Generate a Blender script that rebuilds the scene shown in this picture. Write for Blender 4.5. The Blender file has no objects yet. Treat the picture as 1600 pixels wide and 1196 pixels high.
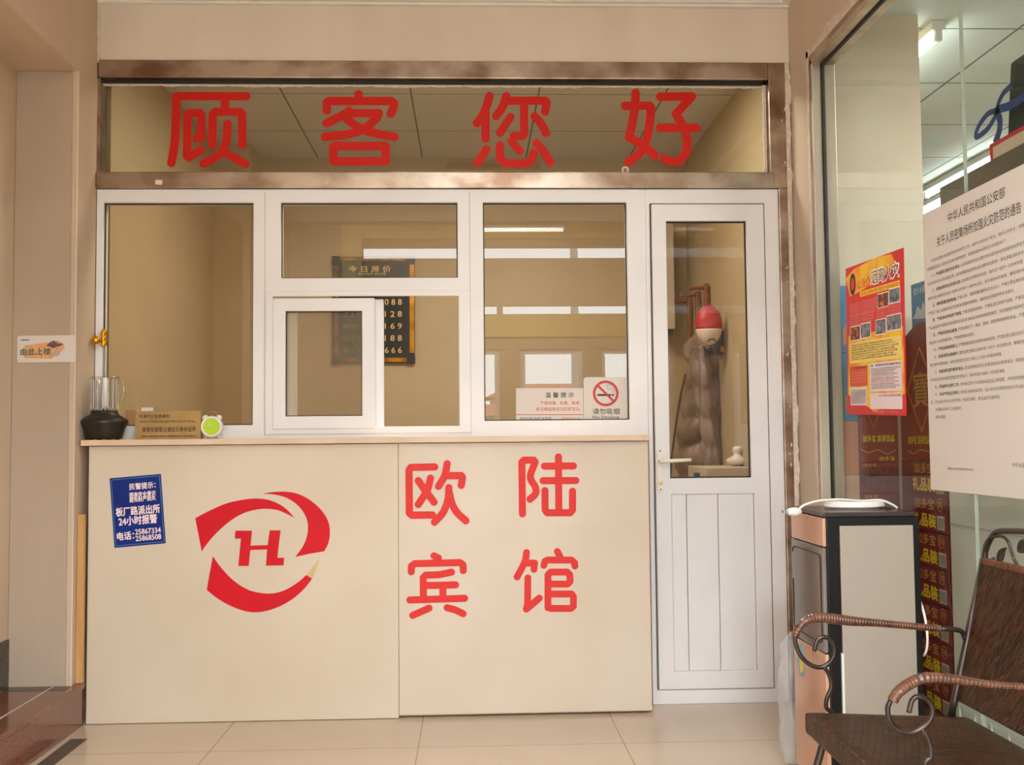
import bpy, bmesh, math, random
from mathutils import Vector, Matrix, noise
random.seed(7)
PI = math.pi
SC = bpy.context.scene
COL = SC.collection

# ------------------------------------------------------------------ camera
F, PITCH, YAW, ROLL = 1650.0, .0525, .039, -.0093
CAM = Vector((0.0, -4.15, 1.0438))
cp, sp, cy, sy = math.cos(PITCH), math.sin(PITCH), math.cos(YAW), math.sin(YAW)
FWD = Vector((sy * cp, cy * cp, sp))
R0 = Vector((cy, -sy, 0)); U0 = R0.cross(FWD)
RT = math.cos(ROLL) * R0 + math.sin(ROLL) * U0
UP = -math.sin(ROLL) * R0 + math.cos(ROLL) * U0
cam = bpy.data.cameras.new('camera'); camo = bpy.data.objects.new('camera', cam); COL.objects.link(camo)
cam.sensor_fit = 'HORIZONTAL'; cam.sensor_width = 36; cam.lens = F / 1600 * 36; cam.clip_start = .05
M = Matrix((RT, UP, -FWD)).transposed().to_4x4(); M.translation = CAM
camo.matrix_world = M
SC.camera = camo

# ------------------------------------------------------------------ world, exposure, large lights
w = bpy.data.worlds.new('sky'); SC.world = w; w.use_nodes = True
bg = w.node_tree.nodes['Background']; bg.inputs[0].default_value = (.82, .93, 1.0, 1); bg.inputs[1].default_value = 12.0
vs = SC.view_settings
SC.display_settings.display_device = 'sRGB'
vs.view_transform = 'Standard'; vs.look = 'None'; vs.gamma = 1; vs.use_curve_mapping = False
vs.exposure = 0.0
SC.cycles.max_bounces = 8; SC.cycles.diffuse_bounces = 5; SC.cycles.transparent_max_bounces = 16
SC.cycles.sample_clamp_indirect = 6

def area(name, loc, rot, sx, sy, power, col=(1, 1, 1), portal=False):
    l = bpy.data.lights.new(name, 'AREA'); l.shape = 'RECTANGLE'; l.size = sx; l.size_y = sy
    l.energy = power; l.color = col
    if portal: l.cycles.is_portal = True
    o = bpy.data.objects.new(name, l); o.location = loc; o.rotation_euler = rot; COL.objects.link(o)
    return o
# light of the vestibule ceiling panel, and fill added in the hall behind the camera
area('panel_light', (.15, -2.75, 2.745), (0, 0, 0), .56, .56, 22, (.84, .93, 1))
area('hall_fill', (.5, -5.5, 3.24), (0, 0, 0), 1.1, 1.1, 220, (.84, .93, 1))
# fill light added inside the reception, out of sight above the window head
area('reception_fill', (.1, .4, 2.69), (0, 0, 0), 1.2, .3, 46, (1, .98, .95))
area('shop_fill', (2.75, -1.4, 2.66), (0, 0, 0), .25, 1.2, 75, (.97, 1, .98))  # this and the next are added to brighten the shop
area('shop_fill', (4.2, 1.2, 2.66), (0, 0, 0), .25, 1.2, 75, (.97, 1, .98))

# ------------------------------------------------------------------ helpers
def at(px, py, ax, v):
    """point of the plane ax = v that the photograph shows at pixel px, py"""
    d = FWD + RT * ((px - 800) / F) - UP * ((py - 598) / F)
    i = 'xyz'.index(ax)
    return CAM + d * ((v - CAM[i]) / d[i])

def s2l(c):
    return tuple(((x / 255) / 12.92 if x / 255 <= .04045 else ((x / 255 + .055) / 1.055) ** 2.4) for x in c)

MATS = {}
def mat(name, rgb, rough=.5, metal=0.0, spec=.5, var=0.0, vscale=6.0, rgb2=None, bump=0.0, bscale=200.0, stretch=(1, 1, 1), emit=None, estr=0, coat=0, detail=4, lo=.35, hi=.65):
    if name in MATS: return MATS[name]
    m = bpy.data.materials.new(name); m.use_nodes = True; nt = m.node_tree; N = nt.nodes; L = nt.links
    b = N['Principled BSDF']
    c = (*s2l(rgb), 1)
    b.inputs['Base Color'].default_value = c; b.inputs['Roughness'].default_value = rough
    b.inputs['Metallic'].default_value = metal; b.inputs['Specular IOR Level'].default_value = spec
    b.inputs['Coat Weight'].default_value = coat; b.inputs['Coat Roughness'].default_value = .08
    tc = N.new('ShaderNodeTexCoord'); mp = N.new('ShaderNodeMapping'); mp.inputs['Scale'].default_value = stretch
    L.new(tc.outputs['Object'], mp.inputs[0])
    n = N.new('ShaderNodeTexNoise'); n.inputs['Scale'].default_value = vscale; n.inputs['Detail'].default_value = detail
    L.new(mp.outputs[0], n.inputs['Vector'])
    r = N.new('ShaderNodeValToRGB')
    if rgb2 is None: rgb2 = tuple(max(0, x * (1 - var)) for x in rgb)
    r.color_ramp.elements[0].position = lo; r.color_ramp.elements[0].color = (*s2l(rgb2), 1)
    r.color_ramp.elements[1].position = hi; r.color_ramp.elements[1].color = c
    L.new(n.outputs[0], r.inputs[0]); L.new(r.outputs[0], b.inputs['Base Color'])
    if bump:
        n2 = N.new('ShaderNodeTexNoise'); n2.inputs['Scale'].default_value = bscale; n2.inputs['Detail'].default_value = 2
        bp = N.new('ShaderNodeBump'); bp.inputs['Strength'].default_value = bump; bp.inputs['Distance'].default_value = .002
        L.new(mp.outputs[0], n2.inputs['Vector']); L.new(n2.outputs[0], bp.inputs['Height']); L.new(bp.outputs[0], b.inputs['Normal'])
    if emit:
        b.inputs['Emission Color'].default_value = (*emit, 1); b.inputs['Emission Strength'].default_value = estr
    MATS[name] = m
    return m

def glass(name, tint=(1, 1, 1), f0=.04, fr=1.0):
    if name in MATS: return MATS[name]
    m = bpy.data.materials.new(name); m.use_nodes = True; nt = m.node_tree; N = nt.nodes; L = nt.links
    N.remove(N['Principled BSDF']); out = N['Material Output']
    t = N.new('ShaderNodeBsdfTransparent'); t.inputs[0].default_value = (*tint, 1)
    g = N.new('ShaderNodeBsdfGlossy'); g.inputs['Roughness'].default_value = 0.0
    mx = N.new('ShaderNodeMixShader')
    geo = N.new('ShaderNodeNewGeometry')
    dt = N.new('ShaderNodeVectorMath'); dt.operation = 'DOT_PRODUCT'
    L.new(geo.outputs['Normal'], dt.inputs[0]); L.new(geo.outputs['Incoming'], dt.inputs[1])
    def mth(op, a, b=None):
        q = N.new('ShaderNodeMath'); q.operation = op
        for k, v in enumerate((a, b)):
            if v is None: continue
            if isinstance(v, (int, float)): q.inputs[k].default_value = v
            else: L.new(v, q.inputs[k])
        return q.outputs[0]
    c = mth('ABSOLUTE', dt.outputs['Value']); k = mth('SUBTRACT', 1.0, c); k5 = mth('POWER', k, 5.0)
    f = mth('ADD', mth('MULTIPLY', k5, (1 - f0) * fr), f0)
    L.new(f, mx.inputs[0]); L.new(t.outputs[0], mx.inputs[1]); L.new(g.outputs[0], mx.inputs[2]); L.new(mx.outputs[0], out.inputs[0])
    MATS[name] = m
    return m

def tag(o, label=None, cat=None, group=None, kind=None):
    if label: o['label'] = label
    if cat: o['category'] = cat
    if group: o['group'] = group
    if kind: o['kind'] = kind
    return o
def empty(name, loc=(0, 0, 0), rot=(0, 0, 0), label=None, cat=None, group=None, kind=None):
    o = bpy.data.objects.new(name, None); o.location = loc; o.rotation_euler = rot; o.empty_display_size = .1
    COL.objects.link(o); return tag(o, label, cat, group, kind)
def link(name, me, m=None, parent=None, smooth=False):
    o = bpy.data.objects.new(name, me); COL.objects.link(o)
    if m:
        for mm in (m if isinstance(m, (list, tuple)) else (m,)): me.materials.append(mm)
    if parent: o.parent = parent
    if smooth:
        for p in me.polygons: p.use_smooth = True
    return o
def bevel(o, wd=.002, seg=2, ang=35):
    b = o.modifiers.new('bevel', 'BEVEL'); b.width = wd; b.segments = seg; b.limit_method = 'ANGLE'; b.angle_limit = math.radians(ang)
    return o

class MB:
    def __init__(s): s.v = []; s.f = []; s.mi = []
    def add(s, vs, fs, mi=0):
        k = len(s.v); s.v += [tuple(x) for x in vs]; s.f += [tuple(k + i for i in f) for f in fs]; s.mi += [mi] * len(fs); return s
    def box(s, x0, x1, y0, y1, z0, z1, mi=0):
        x0, x1 = min(x0, x1), max(x0, x1); y0, y1 = min(y0, y1), max(y0, y1); z0, z1 = min(z0, z1), max(z0, z1)
        return s.add([(x0, y0, z0), (x1, y0, z0), (x1, y1, z0), (x0, y1, z0), (x0, y0, z1), (x1, y0, z1), (x1, y1, z1), (x0, y1, z1)],
                     [(0, 3, 2, 1), (4, 5, 6, 7), (0, 1, 5, 4), (1, 2, 6, 5), (2, 3, 7, 6), (3, 0, 4, 7)], mi)
    def lathe(s, prof, c=(0, 0, 0), n=32, axis='z', mi=0, sx=1, sy=1):
        vs = []; fs = []
        for (r, h) in prof:
            for i in range(n):
                a = 2 * PI * i / n; x, y = r * math.cos(a) * sx, r * math.sin(a) * sy
                p = {'z': (x, y, h), 'y': (x, h, y), 'x': (h, x, y)}[axis]
                vs.append((p[0] + c[0], p[1] + c[1], p[2] + c[2]))
        for j in range(len(prof) - 1):
            for i in range(n):
                i2 = (i + 1) % n
                fs.append((j * n + i, j * n + i2, (j + 1) * n + i2, (j + 1) * n + i))
        fs.append(tuple(range(n))[::-1]); fs.append(tuple((len(prof) - 1) * n + i for i in range(n)))
        return s.add(vs, fs, mi)
    def tube(s, pts, r, n=8, mi=0, rings=0, amp=.0, flat=1.0, cap=True):
        pts = [Vector(p) for p in pts]
        rf = r if callable(r) else (lambda t: r)
        vs = []; fs = []
        up = None; L = len(pts)
        for i, p in enumerate(pts):
            t = (pts[min(i + 1, L - 1)] - pts[max(i - 1, 0)]).normalized()
            if up is None:
                up = Vector((0, 0, 1)) if abs(t.z) < .9 else Vector((1, 0, 0))
            a = t.cross(up)
            if a.length < 1e-6: a = t.orthogonal()
            a.normalize(); up = a.cross(t).normalized()
            tt = i / max(1, L - 1); rr = rf(tt)
            if rings: rr *= 1 + (amp if i % 2 else -amp)   # wrapped strands
            for k in range(n):
                q = 2 * PI * k / n; vs.append(p + a * math.cos(q) * rr + up * math.sin(q) * rr * flat)
        for j in range(L - 1):
            for k in range(n):
                k2 = (k + 1) % n; fs.append((j * n + k, j * n + k2, (j + 1) * n + k2, (j + 1) * n + k))
        if cap:
            fs.append(tuple(range(n))[::-1]); fs.append(tuple((L - 1) * n + k for k in range(n)))
        return s.add(vs, fs, mi)
    def poly(s, pts, y0=0.0, th=.0006, mi=0):
        """outline in the x z plane, front at y0 (towards -y), given a small thickness"""
        n = len(pts)
        ar = sum(pts[i][0] * pts[(i + 1) % n][1] - pts[(i + 1) % n][0] * pts[i][1] for i in range(n))
        if ar < 0: pts = pts[::-1]
        vs = [(x, y0 - th, z) for x, z in pts] + [(x, y0, z) for x, z in pts]
        fs = [tuple(range(n)), tuple(range(n, 2 * n))[::-1]] + [(i, i + n, (i + 1) % n + n, (i + 1) % n) for i in range(n)]
        return s.add(vs, fs, mi)
    def build(s, name, m=None, parent=None, smooth=False, bev=None, seg=2, weld=False, recalc=True):
        me = bpy.data.meshes.new(name); me.from_pydata(s.v, [], s.f); me.update()
        if any(s.mi): me.polygons.foreach_set('material_index', s.mi)
        if recalc:
            bm = bmesh.new(); bm.from_mesh(me)
            if weld: bmesh.ops.remove_doubles(bm, verts=bm.verts, dist=1e-5)
            bmesh.ops.recalc_face_normals(bm, faces=bm.faces); bm.to_mesh(me); bm.free()
        o = link(name, me, m, parent, smooth)
        if bev: bevel(o, bev, seg)
        return o

def plate(name, u0, u1, v0, v1, holes, t0, t1, m, parent=None, plane='y', bev=None):
    """slab in x z (plane y) or y z (plane x) from thickness t0 to t1 with rectangular holes"""
    us = sorted({u0, u1, *[h[0] for h in holes], *[h[1] for h in holes]}); vs = sorted({v0, v1, *[h[2] for h in holes], *[h[3] for h in holes]})
    us = [u for u in us if u0 <= u <= u1]; vs = [v for v in vs if v0 <= v <= v1]
    bm = bmesh.new(); cache = {}
    def V(i, j, t):
        k = (i, j, t)
        if k not in cache:
            p = (us[i], t, vs[j]) if plane == 'y' else (t, us[i], vs[j])
            cache[k] = bm.verts.new(p)
        return cache[k]
    def solid(i, j):
        if i < 0 or j < 0 or i >= len(us) - 1 or j >= len(vs) - 1: return False
        uc, vc = (us[i] + us[i + 1]) / 2, (vs[j] + vs[j + 1]) / 2
        return not any(h[0] < uc < h[1] and h[2] < vc < h[3] for h in holes)
    for i in range(len(us) - 1):
        for j in range(len(vs) - 1):
            if not solid(i, j): continue
            for t in (t0, t1): bm.faces.new([V(i, j, t), V(i + 1, j, t), V(i + 1, j + 1, t), V(i, j + 1, t)])
            for di, dj, a, b in ((-1, 0, (i, j), (i, j + 1)), (1, 0, (i + 1, j), (i + 1, j + 1)), (0, -1, (i, j), (i + 1, j)), (0, 1, (i, j + 1), (i + 1, j + 1))):
                if not solid(i + di, j + dj): bm.faces.new([V(*a, t0), V(*b, t0), V(*b, t1), V(*a, t1)])
    bmesh.ops.recalc_face_normals(bm, faces=bm.faces)
    bmesh.ops.dissolve_limit(bm, angle_limit=.01, verts=bm.verts, edges=bm.edges)
    me = bpy.data.meshes.new(name); bm.to_mesh(me); bm.free()
    o = link(name, me, m, parent)
    if bev: bevel(o, bev)
    return o

def smooth_path(pts, n=8):
    """Catmull-Rom through the points"""
    P = [Vector(p) for p in pts]
    if len(P) < 3: return P
    out = []
    for i in range(len(P) - 1):
        a = P[i - 1] if i else P[0] * 2 - P[1]; b = P[i]; c = P[i + 1]; d = P[i + 2] if i + 2 < len(P) else P[-1] * 2 - P[-2]
        for k in range(n):
            t = k / n; out.append(.5 * ((2 * b) + (c - a) * t + (2 * a - 5 * b + 4 * c - d) * t * t + (3 * b - a - 3 * c + d) * t ** 3))
    out.append(P[-1]); return out

def text(name, body, x0, x1, z0, z1, y, m, parent, weight=0.0, keep=False, res=2, align='LEFT', spacing=1.0, th=0.0):
    """writing fitted to a rectangle of its parent's x z plane"""
    c = bpy.data.curves.new('t', 'FONT'); c.body = body; c.resolution_u = res; c.align_x = align; c.space_line = spacing
    o = bpy.data.objects.new('t', c); me = bpy.data.meshes.new_from_object(o); bpy.data.objects.remove(o); bpy.data.curves.remove(c)
    vs = [v.co for v in me.vertices]
    if not vs: return None
    ax, bx = min(v.x for v in vs), max(v.x for v in vs); ay, by = min(v.y for v in vs), max(v.y for v in vs)
    sx = (x1 - x0) / (bx - ax); sz = (z1 - z0) / (by - ay)
    if keep: sx = sz = min(sx, sz)
    for v in me.vertices: v.co = (x0 + (v.co.x - ax) * sx, y, z0 + (v.co.y - ay) * sz)
    me.name = name
    if weight:      # heavier type: the same outlines again, shifted by a fraction of the letter size
        lines = body.count('\n') + 1; d = weight * .9 * (z1 - z0) / lines; nv = len(me.vertices)
        bm = bmesh.new(); bm.from_mesh(me); base = bm.faces[:]
        for k, (dx, dz) in enumerate(((d, 0), (-d, 0), (0, d), (0, -d))):
            g = bmesh.ops.duplicate(bm, geom=base)
            vv = [e for e in g['geom'] if isinstance(e, bmesh.types.BMVert)]
            for q in vv: q.co.x += dx; q.co.z += dz; q.co.y -= 4e-6 * (k + 1)
        bm.to_mesh(me); bm.free()
    return link(name, me, m, parent)

def rounded(x0, x1, z0, z1, r, n=5):
    out = []
    for cx, cz, a0 in ((x1 - r, z1 - r, 0), (x0 + r, z1 - r, 90), (x0 + r, z0 + r, 180), (x1 - r, z0 + r, 270)):
        for k in range(n + 1):
            a = math.radians(a0 + 90 * k / n); out.append((cx + r * math.cos(a), cz + r * math.sin(a)))
    return out

def dup(root, loc, label=None, rot=None):
    r = root.copy(); COL.objects.link(r); r.location = loc
    if rot: r.rotation_euler = rot
    if label: r['label'] = label
    for ch in list(root.children):
        c = ch.copy(); COL.objects.link(c); c.parent = r
        for g in ch.children:
            d = g.copy(); COL.objects.link(d); d.parent = c
    return r

# ------------------------------------------------------------------ materials
PLASTER = mat('plaster_pink_beige', (222, 209, 195), .75, var=.05, vscale=3, bump=.25, bscale=260, stretch=(1, 1, .35))  # raised in tone to stand in for light on the header
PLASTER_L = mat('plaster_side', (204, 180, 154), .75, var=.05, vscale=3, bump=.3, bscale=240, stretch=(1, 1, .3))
HALLW = mat('plaster_hall', (184, 166, 144), .8, var=.05)
WHITE_CEIL = mat('ceiling_white', (234, 228, 222), .7, var=.03)
PVC = mat('pvc_white', (234, 231, 231), .32, var=.035, vscale=2)
PVC_IN = mat('pvc_gap', (120, 112, 104), .6)
RUBBER = mat('rubber_gasket', (28, 26, 22), .6)
MARBLE = mat('counter_board', (216, 202, 184), .35, rgb2=(204, 186, 162), vscale=1.6, detail=9, lo=.3, hi=.7, coat=.15)
SLAB = mat('counter_slab', (222, 194, 166), .4, rgb2=(212, 182, 152), vscale=9, detail=5)
RED = mat('vinyl_red', (202, 30, 16), .5, var=.03, spec=.2)
RED2 = mat('vinyl_red_counter', (226, 50, 44), .5, spec=.3, var=.05, vscale=30)
RED3 = mat('vinyl_crimson', (210, 12, 32), .5, spec=.25, var=.04)
GOLDP = mat('vinyl_gold', (206, 178, 120), .5)
TEALG = None

def steel_mat(name, base=(196, 182, 164), dark=(120, 92, 70), stretch=(1, 1, 1), lo=.35, hi=.62):
    m = mat(name, base, .3, metal=1.0, rgb2=dark, vscale=5, detail=8, stretch=stretch, bump=.15, bscale=60, lo=lo, hi=hi)
    return m
STEEL = steel_mat('steel_stained', (190, 174, 158), (136, 108, 88), (1, 1, 1.4))
STEEL2 = mat('steel_brushed', (214, 198, 176), .42, metal=1, var=.2, vscale=8, stretch=(1, 1, .1))
PUTTY = mat('white_putty', (222, 206, 190), .8, var=.1, vscale=60, bump=.5, bscale=120)
GLASS = glass('window_glass', (.86, .82, .75))
GLASS_T = glass('transom_glass', (.87, .86, .80))
GLASS_S = glass('shop_glass', (.97, .99, .98), .02, .35)
JOINT = mat('glass_edge', (168, 176, 158), .2, var=.1)
BLACK = mat('plastic_black', (12, 10, 9), .45, spec=.3)
INT_W = mat('reception_wall', (184, 162, 124), .85, var=.03, vscale=3)
INT_C = mat('reception_ceiling', (190, 184, 172), .85, var=.02)

def tiles(name, c1, c2, grout, sx, sy, ox, oy, rough, gw=.002, coat=0.0):
    m = bpy.data.materials.new(name); m.use_nodes = True; nt = m.node_tree; N = nt.nodes; L = nt.links; b = N['Principled BSDF']
    tc = N.new('ShaderNodeTexCoord'); sep = N.new('ShaderNodeSeparateXYZ'); L.new(tc.outputs['Object'], sep.inputs[0])
    def mth(op, a, b_=None):
        q = N.new('ShaderNodeMath'); q.operation = op
        for k, v in enumerate((a, b_)):
            if v is None: continue
            if isinstance(v, (int, float)): q.inputs[k].default_value = v
            else: L.new(v, q.inputs[k])
        return q.outputs[0]
    def line(src, s, o):
        a = mth('DIVIDE', mth('SUBTRACT', src, o), s); fr = mth('FRACT', a)
        d = mth('MINIMUM', fr, mth('SUBTRACT', 1.0, fr)); return mth('LESS_THAN', d, gw / s)
    g = mth('MAXIMUM', line(sep.outputs[0], sx, ox), line(sep.outputs[1], sy, oy))
    n = N.new('ShaderNodeTexNoise'); n.inputs['Scale'].default_value = 3.5; n.inputs['Detail'].default_value = 6; L.new(tc.outputs['Object'], n.inputs[0])
    mx = N.new('ShaderNodeMix'); mx.data_type = 'RGBA'; L.new(n.outputs[0], mx.inputs[0]); mx.inputs[6].default_value = (*s2l(c1), 1); mx.inputs[7].default_value = (*s2l(c2), 1)
    m2 = N.new('ShaderNodeMix'); m2.data_type = 'RGBA'; L.new(g, m2.inputs[0]); L.new(mx.outputs[2], m2.inputs[6]); m2.inputs[7].default_value = (*s2l(grout), 1)
    L.new(m2.outputs[2], b.inputs['Base Color']); b.inputs['Roughness'].default_value = rough; b.inputs['Coat Weight'].default_value = coat
    MATS[name] = m; return m
FLOOR = tiles('floor_tiles', (208, 190, 170), (198, 178, 156), (158, 134, 112), .7, .7, -.187, -.505, .22)
FLOOR2 = tiles('floor_tiles_hall', (212, 192, 172), (202, 180, 158), (168, 140, 114), .7, .7, -.187, -.505, .3)
SHOP_CEIL = tiles('shop_ceiling_tiles', (206, 212, 204), (184, 192, 184), (96, 104, 98), .68, .68, 2.32, .14, .7, .006)
REC_CEIL = tiles('reception_ceiling_tiles', (206, 198, 184), (200, 192, 178), (110, 100, 84), .62, .62, -.9, .3, .8, .004)
GRANITE = mat('granite_red_brown', (122, 66, 42), .16, rgb2=(108, 56, 36), vscale=160, detail=3, coat=.3)
GRANITE_D = mat('granite_dark', (86, 72, 60), .25, rgb2=(62, 52, 44), vscale=140, detail=3)

XL, XR, XG = -1.46, 1.295, 1.33
ZC = 2.80

# ------------------------------------------------------------------ setting
def struct(o): o['kind'] = 'structure'; return o
struct(MB().box(-4, 4.5, -12, 2.3, -.1, 0).build('floor', FLOOR))
struct(MB().box(1.37, 6, -4.3, 6.2, 0.0005, .004).build('floor_shop', mat('shop_floor', (190, 186, 176), .3)))
# the front wall: header over the transom, low wall below the windows, strip beside the door
struct(plate('wall_front', XL - .3, XR + .05, 0, ZC, [(XL, 1.285, -1, 2.535)], 0, .1, PLASTER))
struct(MB().box(XL - .3, .655, .008, .1, 0, 1.03).build('wall_front_low', PLASTER))
# upper left wall above the stair opening
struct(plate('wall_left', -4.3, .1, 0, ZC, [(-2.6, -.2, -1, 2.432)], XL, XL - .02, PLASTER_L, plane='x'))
struct(MB().box(-1.69, XL - .021, -.2, -.02, 0, 2.432).build('wall_alcove', mat('plaster_alcove_shaded', (180, 160, 140), .75, var=.05, vscale=3, bump=.3, bscale=240, stretch=(1, 1, .3)), bev=.004))  # same plaster in a darker copy, the alcove's shade put into its colour
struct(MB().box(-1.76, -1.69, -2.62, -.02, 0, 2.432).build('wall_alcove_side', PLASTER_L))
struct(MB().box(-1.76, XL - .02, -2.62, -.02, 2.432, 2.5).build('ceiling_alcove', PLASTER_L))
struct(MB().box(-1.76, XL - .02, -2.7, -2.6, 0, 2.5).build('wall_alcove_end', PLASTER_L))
# a thin bright corner bead at the two vertical arrises
struct(MB().box(XL - .0018, XL + .0018, -.2018, -.1982, .157, 2.432).build('trim_1', PLASTER))
struct(MB().box(XL - .002, XL + .008, -.008, .0, 2.535, 2.78).build('trim_2', PUTTY))
# step of red brown granite with dark strips and skirting
stp = struct(MB().box(-1.69, -1.437, -2.6, -.2, 0, .135).build('floor_step_riser', GRANITE))
struct(MB().box(-1.69, -1.437, -.2, -.14, 0, .135).build('floor_step_end', GRANITE))
struct(MB().box(-1.69, -1.432, -2.6, -.138, .135, .157).build('floor_step_tread', GRANITE, bev=.003))
struct(MB().box(-1.69, -1.46, -.262, -.201, .1572, .1582).build('trim_3', GRANITE_D))  # dark strip standing in for the skirting's reflection on the tread
struct(MB().box(-1.523, -1.519, -2.6, -.205, .1572, .159).build('trim_4', PUTTY))
struct(MB().box(-1.69, -1.682, -2.6, -.203, .157, .33).build('baseboard_left', GRANITE_D))
struct(MB().box(-1.41, -1.355, -2.6, -.33, 0.0005, .0035).build('trim_5', GRANITE_D))
# ceiling over the vestibule, small cornice
struct(MB().box(-1.8, XR + .3, -4.28, .1, ZC, ZC + .12).build('ceiling', WHITE_CEIL))
c = MB()
c.box(XL, XR, -.034, 0, 2.783, ZC); c.box(XL, XR, -.02, 0, 2.772, 2.783); c.box(XR - .034, XR, -4.28, -.034, 2.783, ZC)
struct(c.build('trim_6', WHITE_CEIL, bev=.003))

# right wall with the shop window
YO0, YO1, ZO0, ZO1 = -.262, -3.3, .1, 2.462
struct(plate('wall_right', -4.28, .0, 0, ZC, [(YO1, YO0, ZO0, ZO1)], XR, XR + .085, mat('plaster_right', (206, 186, 166), .75, var=.05, vscale=3, bump=.25, bscale=260, stretch=(1, 1, .35)), plane='x'))
f = empty('window_3', (0, 0, 0)); struct(f)
def ring(x0, x1, a, wd):   # rectangular ring in the right wall: four members
    b = MB()
    b.box(x0, x1, YO0 - a, YO0 - a - wd, ZO0 + a, ZO1 - a); b.box(x0, x1, YO1 + a, YO1 + a + wd, ZO0 + a, ZO1 - a)
    b.box(x0, x1, YO1 + a, YO0 - a, ZO1 - a - wd, ZO1 - a); b.box(x0, x1, YO1 + a, YO0 - a, ZO0 + a, ZO0 + a + wd)
    return b
o = ring(XR - .004, XG - .003, .0, .022).build('steel_lining', STEEL2, f, bev=.002)
o = ring(XG - .003, XG + .009, .004, .024).build('gasket', RUBBER, f)
o = ring(XG + .009, XR + .085, .0, .022).build('inner_lining', STEEL2, f, bev=.002)
g = MB(); g.box(XG, XG + .008, -1.39, YO0 - .02, ZO0 + .02, ZO1 - .02).build('glass_pane', GLASS_S, f)
g = MB(); g.box(XG, XG + .008, YO1 + .02, -1.394, ZO0 + .02, ZO1 - .02).build('glass_pane', GLASS_S, f)
MB().box(XG - .001, XG + .009, -1.3932, -1.3908, ZO0 + .02, ZO1 - .02).build('glass_joint', JOINT, f)
# steel facing on the wall round the opening, with ragged plaster along it
def ragged(name, base, axis_from, axis_to, width, amp, fixed, plane, flip, m=PUTTY, n=90, thick=.004, seed=1, w0=0):
    """thin ragged ribbon of plaster along a line; plane 'x' lies on the right wall (y z), plane 'y' on the front wall (x z)"""
    b = MB(); rnd = random.Random(seed); vs = []; prev = 0
    for i in range(n + 1):
        t = axis_from + (axis_to - axis_from) * i / n
        prev = prev * .6 + rnd.uniform(-1, 1) * amp
        for e, q in ((0, w0), (1, width + prev)):
            vs.append((t, base + flip * q))
    V3 = []; F3 = []
    for (t, o_) in vs:
        for d in (0, thick):
            if plane == 'xz': V3.append((fixed - d, t, o_))      # along y, offset z
            if plane == 'xy': V3.append((fixed - d, o_, t))      # along z, offset y
            if plane == 'yx': V3.append((o_, fixed - d, t))      # along z on the front wall
            if plane == 'yz': V3.append((t, fixed - d, o_))      # along x on the front wall
    for i in range(n):
        a = i * 4
        F3 += [(a + 1, a + 3, a + 7, a + 5), (a, a + 4, a + 6, a + 2), (a + 2, a + 6, a + 7, a + 3), (a, a + 1, a + 5, a + 4)]
    b.add(V3, F3); return b.build(name, m)
b = MB(); b.box(XR - .0025, XR, YO0 + .022, YO0, ZO0, ZO1 + .022); b.box(XR - .0025, XR, YO1, YO0, ZO1, ZO1 + .03)
b.build('steel_facing', STEEL, f)
struct(ragged('trim_7', ZO1 + .02, YO1, YO0 + .04, .03, .012, XR, 'xz', 1, seed=3))
struct(ragged('trim_8', YO0 + .016, .1, ZO1 + .05, .024, .008, XR, 'xy', 1, seed=5))
struct(ragged('trim_9', 1.272, .05, 2.545, .018, .006, -.012, 'yx', 1, seed=8, n=120))
struct(ragged('trim_10', 2.538, XL + .01, XR, .006, .003, -.004, 'yz', 1, seed=11, n=140))

# steel portal round transom and door
f = empty('window_2', (0, 0, 0)); struct(f)
ZT0, ZT1 = 2.099, 2.476
MB().box(XL + .006, 1.206, -.012, .06, ZT1, 2.546).build('steel_band', STEEL, f, bev=.003)
MB().box(XL + .001, 1.222, -.012, .06, 2.034, ZT0).build('steel_band', STEEL, f, bev=.003)
b = MB(); b.box(1.238, 1.282, -.011, .06, 0, 2.034); b.box(1.206, 1.282, -.011, .06, 2.034, 2.546)
b.build('steel_post', STEEL, f, bev=.003)
MB().box(XL, XL + .012, .0, .06, ZT0, ZT1).build('steel_post', STEEL, f)
MB().box(XL + .012, 1.206, .036, .044, ZT0, ZT1).build('glass_pane', GLASS_T, f)
MB().box(XL + .01, 1.206, .022, .036, ZT1 - .012, ZT1).build('gasket', RUBBER, f)
o = ragged('sealant_strip', ZT1 - .010, XL + .012, 1.2, .011, .0022, .036, 'yz', -1, seed=21, n=200, thick=.003); o.parent = f
o = ragged('sealant_strip', 1.204, ZT0, ZT1, .012, .002, .034, 'yx', -1, seed=23, n=60, thick=.012); o.parent = f
# spots of old mortar on the steel
b = MB(); rnd = random.Random(4)
for i in range(34):
    z = rnd.uniform(.9, 2.5); x = rnd.uniform(1.255, 1.28); r = rnd.uniform(.0015, .004)
    b.lathe([(r, -.0125), (r * .5, -.0135)], (x, 0, z), 7, 'y', sy=rnd.uniform(1, 2.6))
b.build('mortar_spots', PUTTY, f)

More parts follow.
